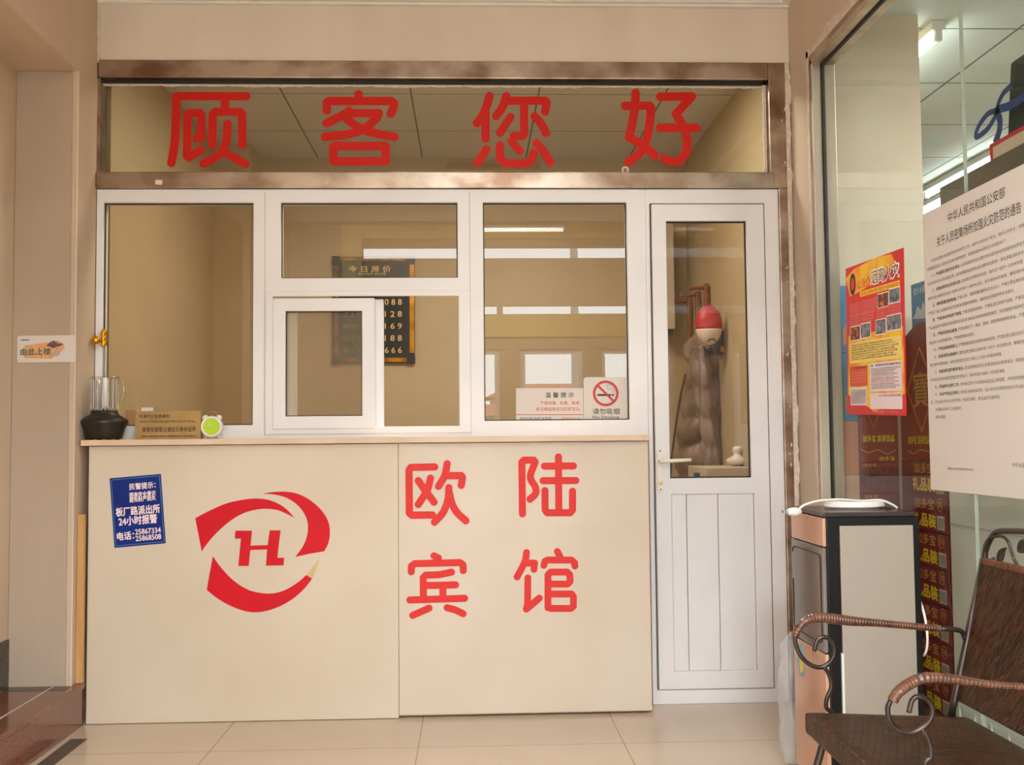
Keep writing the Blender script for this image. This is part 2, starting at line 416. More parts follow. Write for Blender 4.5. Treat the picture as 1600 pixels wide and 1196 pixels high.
# pvc window wall
f = empty('window_1', (0, 0, 0)); struct(f)
P1 = (-1.432, -.851, 1.104, 1.979); P2 = (-.743, -.049, 1.679, 1.979); P3 = (.053, .625, 1.112, 1.979)
PS = (-.772, -.022, 1.088, 1.618)
fr = plate('frame', XL + .001, .70, 1.03, 2.033, [P1, P2, P3, PS], .0, .06, PVC, f, bev=.003)
for x in (-.805, .0): MB().box(x - .0015, x + .0015, -.0006, .001, 1.06, 2.02).build('frame_seam', mat('pvc_seam', (196, 184, 176), .5), f)
for x0, x1, z0, z1 in (P1, P2, P3):
    b = MB(); t = .004
    b.box(x0, x1, .016, .022, z0, z0 + t); b.box(x0, x1, .016, .022, z1 - t, z1); b.box(x0, x0 + t, .016, .022, z0, z1); b.box(x1 - t, x1, .016, .022, z0, z1)
    b.build('gasket', RUBBER, f)
    MB().box(x0, x1, .022, .028, z0, z1).build('glass_pane', GLASS, f)
# sliding sashes: front sash slid left, rear sash behind it
s1 = plate('sash', -.772, -.376, 1.086, 1.598, [(-.722, -.425, 1.136, 1.547)], -.012, .022, PVC, f, bev=.003)
b = MB(); t = .0035
for q in ((-.722, -.425, 1.136, 1.136 + t), (-.722, -.425, 1.547 - t, 1.547), (-.722, -.722 + t, 1.136, 1.547), (-.425 - t, -.425, 1.136, 1.547)): b.box(q[0], q[1], -.002, .004, q[2], q[3])
b.build('gasket', RUBBER, s1)
MB().box(-.722, -.425, .004, .009, 1.136, 1.547).build('glass_pane', GLASS, s1)
s2 = plate('sash', -.735, -.344, 1.086, 1.598, [(-.685, -.385, 1.13, 1.556)], .026, .054, PVC, f, bev=.002)
MB().box(-.685, -.385, .038, .043, 1.13, 1.556).build('glass_pane', GLASS, s2)
plate('slide_track', -.8, .0, 1.066, 1.628, [(-.772, -.046, 1.093, 1.606)], -.006, .004, PVC, f, bev=.002)

# door
f = empty('door_1', (0, 0, 0)); struct(f)
plate('door_frame', .70, 1.238, 0, 2.033, [(.718, 1.181, .055, 1.975)], .0, .06, PVC, f, bev=.003)
lf = plate('door_leaf', .724, 1.176, .0585, 1.970, [(.782, 1.104, .879, 1.902), (.785, 1.113, .128, .816)], -.008, .028, PVC, f, bev=.003)
plate('door_stop', .718, 1.182, .056, 1.9745, [(.77, 1.13, .1, 1.93)], .03, .045, PVC_IN, f)
b = MB()
for i in range(3):
    w3 = (1.113 - .785) / 3.0
    xs = [.785, .845, 1.0 - .03, 1.113]
    b.box(xs[i] + .001, xs[i + 1] - .001, .0, .02, .128, .816)
b.build('lower_panel', PVC, lf, bev=.003)
b = MB(); t = .005
for q in ((.782, 1.104, .879, .879 + t), (.782, 1.104, 1.902 - t, 1.902), (.782, .782 + t * .6, .879, 1.902), (1.104 - t, 1.104, .879, 1.902)): b.box(q[0], q[1], .006, .012, q[2], q[3])
b.build('gasket', RUBBER, lf)
MB().box(.782, 1.104, .012, .018, .879, 1.902).build('glass_pane', GLASS, lf)
pl = at(1031, 720, 'y', -.01)
b = MB(); b.poly(rounded(-.012, .012, -.085, .09, .0119), -.008, .007)
hp = b.build('handle_plate', mat('handle_white', (232, 222, 212), .3), lf, bev=.0015); hp.location = (pl.x + .001, 0, pl.z - .04)
hd = MB().tube([(0, -.015, .037), (0, -.045, .037), (.02, -.05, .038), (.05, -.05, .04), (.115, -.048, .042)], .0095, 10, flat=.8).build('lever', mat('handle_cream', (236, 228, 206), .3), hp, smooth=True)
MB().lathe([(.006, -.0155), (.006, -.02), (.004, -.021)], (0, 0, -.045), 14, 'y', sy=1.5).build('lock_cylinder', mat('brass', (214, 184, 96), .25, metal=1), hp)
b = MB(); b.lathe([(.003, -.0152), (.002, -.017)], (0, 0, .078), 10, 'y'); b.lathe([(.003, -.0152), (.002, -.017)], (0, 0, -.074), 10, 'y'); b.build('screw', BLACK, hp)

# ------------------------------------------------------------------ reception room behind the glass
XIL, XIR, YB, ZI = -1.236, 1.30, 2.1, 2.72
struct(MB().box(XIL - .1, XIR + .1, YB, YB + .1, 0, ZI).build('wall_reception_back', INT_W))
struct(MB().box(-1.74, -1.44, .1, YB, 0, ZI).build('wall_reception_left', INT_W))
struct(MB().box(-1.44, XIL, 1.8, YB, 0, ZI).build('wall_reception_pilaster', INT_W))
struct(MB().box(XIR, 1.83, .1, 3.2, 0, 2.75).build('wall_reception_right', INT_W))
struct(MB().box(-1.5, XIR + .1, .1, YB, ZI, ZI + .05).build('ceiling_reception', REC_CEIL))

# ------------------------------------------------------------------ shop behind the right glass
SHOPW = mat('shop_wall', (208, 194, 172), .8, var=.02)
struct(MB().box(XR + .086, 1.83, -.0, .099, 0, 2.75).build('wall_shop', SHOPW))
struct(MB().box(1.37, 6, -4.3, 6.2, 2.75, 2.8).build('ceiling_shop', SHOP_CEIL))
struct(MB().box(1.83, 6, 6.2, 6.3, 0, 2.75).build('wall_shop_back', SHOPW))
struct(MB().box(6, 6.1, -4.3, 6.2, 0, 2.75).build('wall_shop_right', SHOPW))
struct(MB().box(1.38, 6, -4.4, -4.3, 0, 2.75).build('wall_shop_near', SHOPW))
struct(MB().box(1.83, 1.84, 3.2, 6.2, 0, 2.75).build('wall_shop_left', SHOPW))
TUBE = mat('tube_lit', (255, 255, 255), .4, emit=(.92, 1, .97), estr=22)
LAMPW = mat('lamp_housing', (222, 224, 220), .4)
def tube_light(x, y, ln, label):
    r = empty('fluorescent_lamp', (x, y, 2.75), label=label, cat='lamp', group='fluorescent tubes on the shop ceiling')
    MB().box(-.03, .03, 0, ln, -.04, 0).build('housing', LAMPW, r, bev=.004)
    MB().tube([(0, .03, -.065), (0, ln - .03, -.065)], .015, 12).build('tube', TUBE, r, smooth=True)
    for yy in (.012, ln - .012): MB().box(-.014, .014, yy - .012, yy + .012, -.085, -.038).build('lamp_holder', LAMPW, r, bev=.003)
    return r
tube_light(1.94, .05, 1.2, 'lit fluorescent tube on the shop ceiling nearest the front, beside the cream wall edge')
tube_light(3.15, 1.75, 1.2, 'lit fluorescent tube on the shop ceiling, showing just over the dark cabinet top')
tube_light(2.75, -2.0, 1.2, 'added, unseen fluorescent tube on the shop ceiling above the tall cabinet')  # this and the next tube are extra fixtures for the added shop light
tube_light(4.2, .6, 1.2, 'added, unseen fluorescent tube on the shop ceiling far from the front glass')
tube_light(3.35, 3.1, 1.2, 'lit fluorescent tube deepest in the shop, just above the white notice corner')

# ------------------------------------------------------------------ hall and entrance behind the camera (seen in the panes)
struct(plate('wall_hall_bulkhead', -2.4, 3.2, 0, 3.35, [(XL, XR, -1, 2.795)], -4.4, -4.281, HALLW))
struct(MB().box(-2.4, 3.2, -6.9, -4.28, 3.35, 3.45).build('ceiling_hall', WHITE_CEIL))
struct(plate('wall_hall_left', -6.9, -4.3, 0, 3.35, [(-6.7, -4.5, .3, 3.0)], -2.4, -2.5, HALLW, plane='x'))
struct(MB().box(3.2, 3.3, -6.9, -4.3, 0, 3.35).build('wall_hall_right', HALLW))
EH = [(-1.12, 2.4, 2.93, 3.05), (-.6, .28, 2.34, 2.43), (.34, 2.4, 2.34, 2.43), (-.75, .3, .1, 1.97), (.52, 1.17, .1, 1.97), (1.36, 2.3, .1, 1.97)]
struct(plate('wall_back', -2.5, 3.3, 0, 3.35, EH, -6.9, -6.8, HALLW))
struct(MB().box(-1.12, 2.4, -6.8, -6.76, 3.14, 3.3).build('trim_11', mat('cove_yellow', (232, 208, 160), .6)))
struct(MB().box(-1.33, -1.125, -6.8, -6.77, 2.4, 3.3).build('trim_15', mat('cove_yellow', (232, 208, 160), .6)))
struct(MB().box(-1.12, 2.4, -6.8, -6.78, 2.1, 2.32).build('trim_12', mat('sign_box_yellow', (214, 184, 120), .6)))
for k, q in enumerate(EH[3:6]):
    struct(plate('door_%d' % (k + 2), q[0], q[1], q[2], q[3], [(q[0] + .05, q[1] - .05, q[2] + .05, q[3] - .05)], -6.86, -6.82, PVC))
r = empty('tube_lamp', (.13, -6.55, 3.2), label='long white tube lamp in the entrance hall, seen only mirrored in the right pane', cat='lamp')
MB().box(0, .85, -.03, .03, -.0, .15).build('housing', LAMPW, r, bev=.004)
MB().tube([(.02, 0, -.02), (.83, 0, -.02)], .018, 12).build('tube', mat('tube_warm', (255, 255, 255), .4, emit=(1, .97, .92), estr=12), r, smooth=True)
r = empty('ceiling_panel_lamp', (.15, -2.75, ZC), label='square ceiling light panel in the vestibule above the visitor', cat='lamp')
plate('panel_frame', -.3, .3, -.3, .3, [(-.285, .285, -.285, .285)], 0, .04, LAMPW, r).rotation_euler = (-PI / 2, 0, 0)
MB().box(-.284, .284, -.284, .284, -.02, -.002).build('diffuser', LAMPW, r)
r = empty('hall_fill_panel', (.5, -5.5, 3.35), label='large square panel added on the entrance hall ceiling for the fill light', cat='lamp')  # fixture added to go with the hall fill
MB().box(-.56, .56, -.56, .56, -.1, 0).build('housing', LAMPW, r, bev=.005)
# street outside
struct(MB().box(-60, 60, -90, -12, -.12, -.02).build('ground', mat('asphalt', (150, 146, 140), .9, var=.1)))
r = empty('low_building', (6.6, -78, 0), label='low pale building with a red roof across the street, mirrored in the panes', cat='building')
MB().box(-5, 5, -6, 0, 0, 4.2).build('wall', mat('far_wall', (206, 198, 190), .9), r)
MB().add([(-5.5, -7, 4.2), (5.5, -7, 4.2), (5.5, .6, 4.2), (-5.5, .6, 4.2), (-3.2, -3, 5.4), (3.2, -3, 5.4)], [(0, 1, 5, 4), (2, 3, 4, 5), (1, 2, 5), (3, 0, 4), (0, 3, 2, 1)]).build('roof', mat('far_roof', (190, 128, 112), .8), r)
r = empty('low_building', (.9, -70, 0), label='smaller red roofed building left of the street pole, mirrored in the panes', cat='building')
MB().box(-2.6, 2.2, -6, 0, 0, 2.6).build('wall', mat('far_wall', (0, 0, 0)), r)
MB().add([(-3, -7, 2.6), (2.6, -7, 2.6), (2.6, .6, 2.6), (-3, .6, 2.6), (-1.4, -3, 3.5), (1.2, -3, 3.5)], [(0, 1, 5, 4), (2, 3, 4, 5), (1, 2, 5), (3, 0, 4), (0, 3, 2, 1)]).build('roof', mat('far_roof', (0, 0, 0)), r)
pz = empty('street_pole', (3.2, -28, 0), label='tall pale street pole outside, mirrored in the panes', cat='pole')
MB().tube([(0, 0, 0), (0, 0, 12)], .12, 10).build('pole', mat('pole_grey', (170, 168, 164), .6), pz)

# ------------------------------------------------------------------ counter
r = empty('reception_counter', (-.38, -.06, 0), label='cream marble-look reception counter under the window wall', cat='counter')
bx = MB(); bx.box(-1.05, 1.05, -.048, .066, 0.004, 1.026); bx.build('carcass', SLAB, r)
MB().box(-1.05, .1026, -.0715, -.049, .002, 1.027).build('front_panel', MARBLE, r, bev=.0015)
MB().box(.1035, 1.055, -.069, -.049, .012, 1.027).build('front_panel', MARBLE, r, bev=.0015)
o = MB().box(-1.451, .669, -.160, -.001, 1.029, 1.051).build('countertop', SLAB, bev=.002)
tag(o, 'thin pinkish beige stone slab lying along the top of the counter', 'countertop')

o = MB().box(-1.4585, -1.434, -.162, -.142, .158, .775).build('wooden_board', mat('orange_wood', (206, 158, 98), .55, rgb2=(192, 142, 84), vscale=10, stretch=(4, 4, .6)), bev=.001)
tag(o, 'narrow orange wooden board standing on the step between counter and wall', 'board')

# ------------------------------------------------------------------ big characters, drawn as round-ended strokes
def strokes(name, ox, oy, sc, wpx, lines, ax_y, m, label, group, arc=True):
    """lines in crop pixels (ox, oy origin, sc crop pixels per photo pixel) carried onto the plane y = ax_y"""
    b = MB(); c0 = at(ox + 80, oy + 70, 'y', ax_y); r = wpx / sc / 2 * (at(801, 600, 'y', ax_y) - at(800, 600, 'y', ax_y)).x
    th = .0006; k_ = 0
    for ln in lines:
        curved = ln[0] == 'c'
        pts = [at(ox + x / sc, oy + y / sc, 'y', ax_y) - c0 for x, y in (ln[1:] if curved else ln)]
        pts = [Vector((p.x, p.z, 0)) for p in pts]
        if curved: pts = smooth_path(pts, 8)
        for i, p in enumerate(pts):
            circ = [(p.x + r * math.cos(a * PI / 12), p.y + r * math.sin(a * PI / 12)) for a in range(24)]
            k_ += 1; b.poly(circ, 0, th + k_ * 4e-6)
            if i:
                q = pts[i - 1]; d = (p - q)
                if d.length < 1e-6: continue
                n = Vector((-d.y, d.x, 0)).normalized() * r
                b.poly([(q.x + n.x, q.y + n.y), (q.x - n.x, q.y - n.y), (p.x - n.x, p.y - n.y), (p.x + n.x, p.y + n.y)], 0, th + (k_ + .5) * 4e-6)
    o = b.build(name, m, recalc=False); o.location = c0
    return tag(o, label, 'lettering', group)
G1 = 'large red characters on the transom glass'; G2 = 'large red characters on the counter front'
YT = .0355
S = 8.54
strokes('vinyl_character', 250, 130, S, 113, [
    [(222, 174), (1150, 175)], ['c', (220, 178), (212, 420), (205, 700), (185, 880), (153, 1065)],
    [(368, 430), (385, 400), (530, 400), (550, 425), (550, 715), (530, 738), (490, 740)], [(368, 420), (360, 970), (385, 990), (545, 890)],
    [(868, 180), (868, 380)], [(697, 825), (704, 420), (735, 383), (1070, 383), (1096, 415), (1096, 825)],
    ['c', (900, 545), (893, 700), (860, 850), (780, 960), (580, 1075)], [(860, 920), (1137, 1078)]],
    YT, RED, 'red character 顾 on the transom glass, leftmost of the four', G1)
strokes('vinyl_character', 490, 130, S, 116, [
    [(600, 150), (605, 240)], [(175, 365), (178, 255), (205, 240), (1040, 240), (1075, 270), (1062, 340), (1028, 408)],
    ['c', (175, 535), (330, 455), (475, 375)], [(475, 400), (870, 402)], ['c', (868, 405), (820, 490), (650, 620), (420, 690), (150, 717)],
    ['c', (400, 430), (520, 540), (700, 635), (880, 680), (1082, 717)],
    [(262, 850), (275, 840), (950, 840), (963, 850), (963, 1030), (950, 1045), (275, 1045), (262, 1030), (262, 850)]],
    YT, RED, 'red character 客 on the transom glass, second from the left', G1)
strokes('vinyl_character', 730, 130, S, 114, [
    ['c', (298, 172), (250, 330), (195, 450), (130, 535)], [(245, 390), (246, 740)],
    ['c', (522, 172), (470, 320), (385, 440)], [(540, 235), (1040, 235), (1060, 260), (1040, 380)],
    [(758, 240), (760, 680), (735, 708), (622, 705)], [(578, 450), (437, 665)], ['c', (900, 440), (985, 540), (1052, 665)],
    [(255, 885), (140, 1065)], [(437, 830), (440, 1000), (500, 1070), (790, 1072), (860, 1030), (888, 935)],
    [(592, 780), (700, 905)], ['c', (925, 800), (1010, 900), (1112, 1055)]],
    YT, RED, 'red character 您 on the transom glass, third from the left', G1)
strokes('vinyl_character', 960, 130, S, 118, [
    ['c', (283, 130), (272, 330), (235, 550), (197, 720)], [(197, 720), (390, 830), (540, 968)],
    [(142, 305), (470, 300), (490, 330)], ['c', (487, 330), (470, 530), (425, 760), (340, 930), (185, 1055)],
    [(610, 182), (1035, 178), (820, 410), (900, 540)], [(612, 597), (1095, 597)],
    ['c', (940, 600), (968, 760), (955, 930), (850, 1042), (750, 1040), (662, 1010)]],
    YT, RED, 'red character 好 on the transom glass, rightmost of the four', G1)
YCF = -.1318
strokes('vinyl_character', 620, 700, S, 96, [
    [(505, 256), (190, 262), (163, 300), (168, 870), (200, 900), (475, 898)], [(287, 440), (497, 728)], ['c', (450, 405), (405, 570), (287, 757)],
    ['c', (672, 213), (640, 370), (557, 515)], [(660, 372), (862, 372), (877, 400), (860, 502)],
    ['c', (695, 533), (683, 690), (620, 860), (503, 993)], ['c', (700, 600), (735, 740), (800, 860), (922, 975)]],
    YCF, RED2, 'red character 欧 on the counter, upper left of four', G2)
YCF2 = -.1292
strokes('vinyl_character', 790, 700, S, 95, [
    [(225, 882), (217, 190), (245, 166), (375, 165), (395, 195)], ['c', (395, 190), (330, 390), (395, 520), (400, 610), (325, 688)],
    [(705, 123), (710, 868)], [(518, 246), (905, 243)], [(500, 440), (937, 438)], [(525, 572), (527, 830), (555, 868), (860, 868), (893, 830), (893, 580)]],
    YCF2, RED2, 'red character 陆 on the counter, upper right of four', G2)
strokes('vinyl_character', 620, 840, S, 93, [
    [(495, 247), (555, 275)], [(193, 460), (195, 385), (240, 352), (845, 337), (885, 370), (887, 445)],
    ['c', (730, 465), (560, 498), (385, 505)], [(385, 505), (352, 540), (355, 800)], [(355, 645), (785, 635)], [(615, 640), (615, 810)], [(175, 837), (905, 815)],
    [(430, 945), (213, 1042)], ['c', (672, 940), (780, 970), (885, 1020)]],
    YCF2, RED2, 'red character 宾 on the counter, lower left of four', G2)
strokes('vinyl_character', 790, 840, S, 91, [
    ['c', (280, 203), (255, 330), (153, 530)], [(270, 345), (388, 345), (378, 428)], [(297, 542), (293, 880), (277, 960)], [(277, 960), (450, 812)],
    [(510, 375), (525, 320), (565, 303), (880, 303), (920, 340), (925, 383)], [(690, 190), (725, 255)],
    [(565, 940), (565, 500), (600, 465), (820, 463), (857, 500), (860, 590), (825, 624), (565, 625)],
    [(565, 757), (880, 757), (905, 790), (905, 920), (870, 950), (600, 950), (565, 920)]],
    YCF2, RED2, 'red character 馆 on the counter, lower right of four', G2)

# logo
def lg(pts): return [(p.x - LC.x, p.z - LC.z) for p in (at(290 + x / 5.4375, 750 + y / 5.4375, 'y', YCF) for x, y in pts)]
LC = at(410, 862, 'y', YCF)
def cv(pts, n=5): return [(p.x, p.y) for p in smooth_path([Vector((x, y, 0)) for x, y in pts], n)]
r = empty('logo_decal', LC, label='red ring-shaped hotel emblem with an H stuck on the counter', cat='emblem')
A = cv([(82, 327), (200, 265), (350, 200), (500, 168), (600, 160), (700, 170), (800, 210), (870, 262), (925, 325)]) + cv([(925, 325), (860, 290), (780, 258), (680, 247), (580, 258), (480, 290), (380, 350), (270, 445), (190, 535), (137, 610)])
B = cv([(655, 118), (760, 103), (860, 102), (960, 122), (1060, 175), (1150, 255), (1210, 350), (1227, 450), (1212, 540), (1178, 608)]) + [(1040, 632)] + cv([(932, 656), (1000, 560), (1035, 460), (1037, 370), (1010, 290), (950, 215), (870, 160), (770, 128), (655, 118)])
Cc = cv([(232, 650), (300, 745), (400, 850), (520, 930), (640, 963), (750, 965), (850, 935), (950, 875), (1025, 810)]) + cv([(1075, 842), (1000, 935), (900, 1020), (780, 1085), (650, 1122), (530, 1122), (400, 1080), (280, 1015), (180, 937)]) + [(205, 790)]
for nm, q, mm in (('upper_swoosh', A, RED3), ('right_swoosh', B, RED3), ('lower_swoosh', Cc, RED3), ('pencil_tip', cv([(1025, 810), (1085, 735), (1135, 680), (1110, 765), (1075, 842)]), GOLDP),
                  ('letter', [(424, 433), (565, 433), (552, 560), (697, 555), (715, 430), (807, 430), (780, 663), (838, 663), (832, 728), (682, 730), (693, 592), (550, 598), (537, 733), (448, 733), (470, 500), (418, 500)], RED3)):
    pl = []
    for p in lg(q):
        if not pl or (abs(p[0] - pl[-1][0]) + abs(p[1] - pl[-1][1])) > 1e-4: pl.append(p)
    if abs(pl[0][0] - pl[-1][0]) + abs(pl[0][1] - pl[-1][1]) < 1e-4: pl.pop()
    b = MB(); b.poly(pl, 0, .0006); o = b.build(nm, mm, r, recalc=False)
    bm = bmesh.new(); bm.from_mesh(o.data); bmesh.ops.triangulate(bm, faces=[f_ for f_ in bm.faces if len(f_.verts) > 4]); bm.to_mesh(o.data); bm.free()

#PART2
# ------------------------------------------------------------------ signs and papers
class Sign:
    """flat sign on a plane, corners taken from three photo points; children lie in its local x z plane, front towards -y"""
    def __init__(s, name, label, cat, tl, tr, bl, ax, v, m, off=.001, th=.0008, r=0, group=None, rect=True):
        s.ax, s.v = ax, v
        A, B_, C_ = at(*tl, ax, v), at(*tr, ax, v), at(*bl, ax, v)
        ux = (B_ - A).normalized(); n = Vector((0, -1, 0)) if ax == 'y' else Vector((-1, 0, 0))
        uy = -n; uz = ux.cross(uy).normalized()
        s.O = A + (B_ - A) / 2 + (C_ - A) / 2; s.ux, s.uz = ux, uz
        s.w = (B_ - A).length; s.h = abs((C_ - A).dot(uz))
        Mx = Matrix((ux, uy, uz)).transposed().to_4x4()
        s.e = empty(name, label=label, cat=cat, group=group); s.e.matrix_world = Matrix.Translation(s.O + n * off) @ Mx
        if rect:
            b = MB()
            b.poly(rounded(-s.w / 2, s.w / 2, -s.h / 2, s.h / 2, r) if r else [(-s.w / 2, -s.h / 2), (s.w / 2, -s.h / 2), (s.w / 2, s.h / 2), (-s.w / 2, s.h / 2)], 0, th)
            s.panel = b.build('panel', m, s.e, recalc=True)
        s.y = -th - .0004
    def L(s, px, py):
        p = at(px, py, s.ax, s.v) - s.O; return p.dot(s.ux), p.dot(s.uz)
    def T(s, body, x0, y0, x1, y1, m, wt=0, name='lettering', dy=0, **k):
        a = s.L(x0, y0); b = s.L(x1, y1)
        return text(name, body, a[0], b[0], min(a[1], b[1]), max(a[1], b[1]), s.y - dy, m, s.e, wt, **k)
    def TL(s, body, x0, x1, z0, z1, m, wt=0, name='lettering', dy=0, **k):
        return text(name, body, x0, x1, z0, z1, s.y - dy, m, s.e, wt, **k)
    def R(s, name, pts, m, dy=0, local=False):
        q = pts if local else [s.L(*p) for p in pts]
        b = MB(); b.poly(q, s.y + .0003 - dy, .0002); return b.build(name, m, s.e)
    def B(s, name, x0, x1, z0, z1, m, dy=0): return s.R(name, [(x0, z0), (x1, z0), (x1, z1), (x0, z1)], m, dy, True)

PAPERW = mat('paper_white', (213, 203, 194), .6)
INK = mat('ink_dark', (52, 44, 42), .7); INKG = mat('ink_grey', (120, 108, 106), .8); INKR = mat('ink_red', (206, 60, 50), .7); INKRP = mat('ink_pale_red', (214, 120, 110), .7)
BLUEP = mat('poster_blue', (6, 40, 124), .5, spec=.25, var=.1); CYAN = mat('line_cyan', (110, 170, 200), .5); WHITEI = mat('ink_white', (240, 216, 220), .5)

def crop(ox, oy, sc): return lambda x, y: (ox + x / sc, oy + y / sc)
q = crop(160, 730, 8.545)
s = Sign('police_notice', 'tilted dark blue notice with white characters stuck on the counter', 'poster', q(105, 152), q(788, 92), q(155, 1082), 'y', YCF, BLUEP, off=.0004)
b = MB(); W2, H2 = s.w / 2 - .005, s.h / 2 - .006; t = .0011
for r_ in ((-W2, W2, H2 - t, H2), (-W2, W2, -H2, -H2 + t), (-W2, -W2 + t, -H2, H2), (W2 - t, W2, -H2, H2)): b.poly([(r_[0], r_[2]), (r_[1], r_[2]), (r_[1], r_[3]), (r_[0], r_[3])], s.y + .0003, .0002)
b.build('border', CYAN, s.e)
def pt(body, x0, y0, x1, y1, m, wt):   # rectangle given by centre line on a tilted sign
    cx, cz = s.L(*q((x0 + x1) / 2, (y0 + y1) / 2)); ww = (x1 - x0) / 8.545 / 397.6; hh = (y1 - y0) / 8.545 / 397.6
    return s.TL(body, cx - ww / 2, cx + ww / 2, cz - hh / 2, cz + hh / 2, m, wt)
pt('民警提示：', 372, 212, 700, 292, WHITEI, .03); pt('提高安全意识', 372, 330, 700, 395, WHITEI, .03); pt('避免财产损失', 372, 395, 702, 458, WHITEI, .03)
pt('板厂路派出所', 200, 525, 750, 635, WHITEI, .035); pt('24小时报警', 235, 652, 715, 765, WHITEI, .035)
pt('电话：', 205, 870, 415, 970, WHITEI, .035); pt('25867334', 450, 822, 770, 888, WHITEI, .035); pt('25868508', 455, 908, 775, 975, WHITEI, .035)

q = crop(0, 380, 3.81)
s = Sign('stairs_sticker', 'white sticker with an orange brush stroke on the left wall pointing upstairs', 'sticker', q(103, 553), q(452, 549), q(105, 712), 'y', -.2, PAPERW, off=.0006, r=.008)
OR = mat('brush_orange', (232, 170, 110), .6, var=.12, vscale=60); TEAL = mat('ink_teal', (60, 96, 92), .6); BRN = mat('sketch_brown', (120, 88, 92), .6, var=.3, vscale=120)
s.R('brush_stroke', [q(x, y) for x, y in ((150, 612), (230, 598), (300, 590), (345, 582), (382, 600), (386, 628), (350, 660), (310, 690), (240, 688), (150, 686), (140, 672), (135, 640))], OR)
s.R('drawing', [q(x, y) for x, y in ((275, 612), (300, 590), (322, 580), (345, 598), (375, 600), (372, 610), (340, 618), (318, 628), (300, 618))], BRN, .0003)
s.R('drawing', [q(x, y) for x, y in ((318, 650), (335, 636), (362, 640), (360, 662), (335, 678), (322, 668))], mat('sketch_grey', (178, 160, 160), .6), .0003)
s.T('由此上楼', *q(124, 668), *q(304, 626), TEAL, .03, dy=.0006)
s.B('small_print', *(lambda a, c: (a[0], c[0], c[1], a[1]))(s.L(*q(126, 575)), s.L(*q(174, 581))), TEAL, .0003)

q = crop(740, 300, 2.99)
s = Sign('no_smoking_sign', 'white rounded no smoking sign on the pane beside the door', 'sign', q(513, 866), q(719, 866), q(515, 1075), 'y', .022, PAPERW, off=.0006, r=.012)
px = s.L(*q(617, 942)); ro = 61 / 2.99 / 397.6; ri = 49 / 2.99 / 397.6
REDS = mat('sign_red', (190, 52, 48), .5)
b = MB(); n = 40; vs = []; fs = []
for i in range(n):
    a = 2 * PI * i / n
    for rr_ in (ri, ro): vs.append((px[0] + rr_ * math.cos(a), s.y - .0008, px[1] + rr_ * math.sin(a)))
for i in range(n): j = (i + 1) % n; fs.append((2 * i, 2 * i + 1, 2 * j + 1, 2 * j))
b.add(vs, fs); d = ri + .001; k = .0045
b.add([(px[0] - d * .707 - k * .7, s.y - .0008, px[1] + d * .707 - k * .7), (px[0] - d * .707 + k * .7, s.y - .0008, px[1] + d * .707 + k * .7), (px[0] + d * .707 + k * .7, s.y - .0008, px[1] - d * .707 + k * .7), (px[0] + d * .707 - k * .7, s.y - .0008, px[1] - d * .707 - k * .7)], [(0, 1, 2, 3)])
b.build('prohibition_ring', REDS, s.e)
s.R('cigarette', [q(x, y) for x, y in ((578, 945), (642, 945), (642, 954), (578, 954))], INK)
s.R('cigarette_end', [q(x, y) for x, y in ((646, 945), (655, 945), (655, 954), (646, 954))], INK)
for pts_ in (((652, 940), (648, 926), (628, 922), (620, 908), (632, 900), (640, 906)), ((658, 940), (655, 918), (642, 914))):
    b = MB(); b.tube([(p[0], s.y - .0003, p[1]) for p in [s.L(*q(*c_)) for c_ in pts_]], .0007, 6, flat=1); b.build('smoke', INK, s.e)
s.T('请勿吸烟', *q(556, 1040), *q(681, 1012), INK, .01); s.T('No Smoking', *q(556, 1064), *q(681, 1045), INK, .005)

s = Sign('safety_reminder', 'white reminder card with red lines of writing, left of the no smoking sign', 'sign', q(198, 918), q(512, 917), q(198, 1075), 'y', .022, PAPERW, off=.0006)
s.T('温 馨 提 示', *q(335, 962), *q(468, 937), INK, .01); s.T('严禁吸毒、贩毒、赌博、', *q(312, 996), *q(500, 978), INKRP, .012); s.T('卖淫嫖娼等违法犯罪活动。', *q(292, 1025), *q(500, 1006), INKRP, .012)
s.R('rule', [q(198, 1040), q(512, 1040), q(512, 1043), q(198, 1043)], REDS)
s.T('旅馆住宿 品质“如我家”', *q(215, 1065), *q(370, 1052), INKG, .01); s.T('举报电话:110', *q(412, 1065), *q(498, 1052), INKRP, .01)

# brown plaque standing on the counter
q = crop(0, 380, 3.81)
BR = mat('plaque_brass', (178, 146, 92), .4, rgb2=(160, 128, 78), vscale=12, metal=.35)
s = Sign('registration_plaque', 'brown engraved plaque with dark writing standing on the counter', 'sign', q(818, 1000), q(1196, 996), q(818, 1168), 'y', -.075, BR, off=0, th=.004)
s.e.location.z = 1.0512 + s.h / 2
BI = mat('plaque_ink', (66, 42, 20), .6)
MB().box(-s.w / 2 - .007, -s.w / 2, -.004, .03, -s.h / 2, s.h / 2).build('side_panel', BR, s.e)
MB().box(s.w / 2 - .004, s.w / 2, .0, .03, -s.h / 2, s.h / 2).build('side_panel', BR, s.e)
s.T('天津市公安局通知：', *q(830, 1040), *q(1018, 1017), BI, .02); s.T('Notice of Tianjin Municipal Public Security Bureau', *q(835, 1070), *q(1162, 1052), BI, .03)
s.T('旅客住宿登记请出示身份证件', *q(848, 1124), *q(1168, 1090), BI, .02); s.T('Guest should produce certificate for checking in', *q(842, 1158), *q(1165, 1138), BI, .03)
p = at(232, 637, 'y', -.05)
tag(MB().box(p.x - .0215, p.x + .0215, -.071, -.055, s.e.location.z + s.h / 2, s.e.location.z + s.h / 2 + .014).build('white_tag', PAPERW, bev=.001), 'tiny white block lying on top of the brown plaque', 'tag')

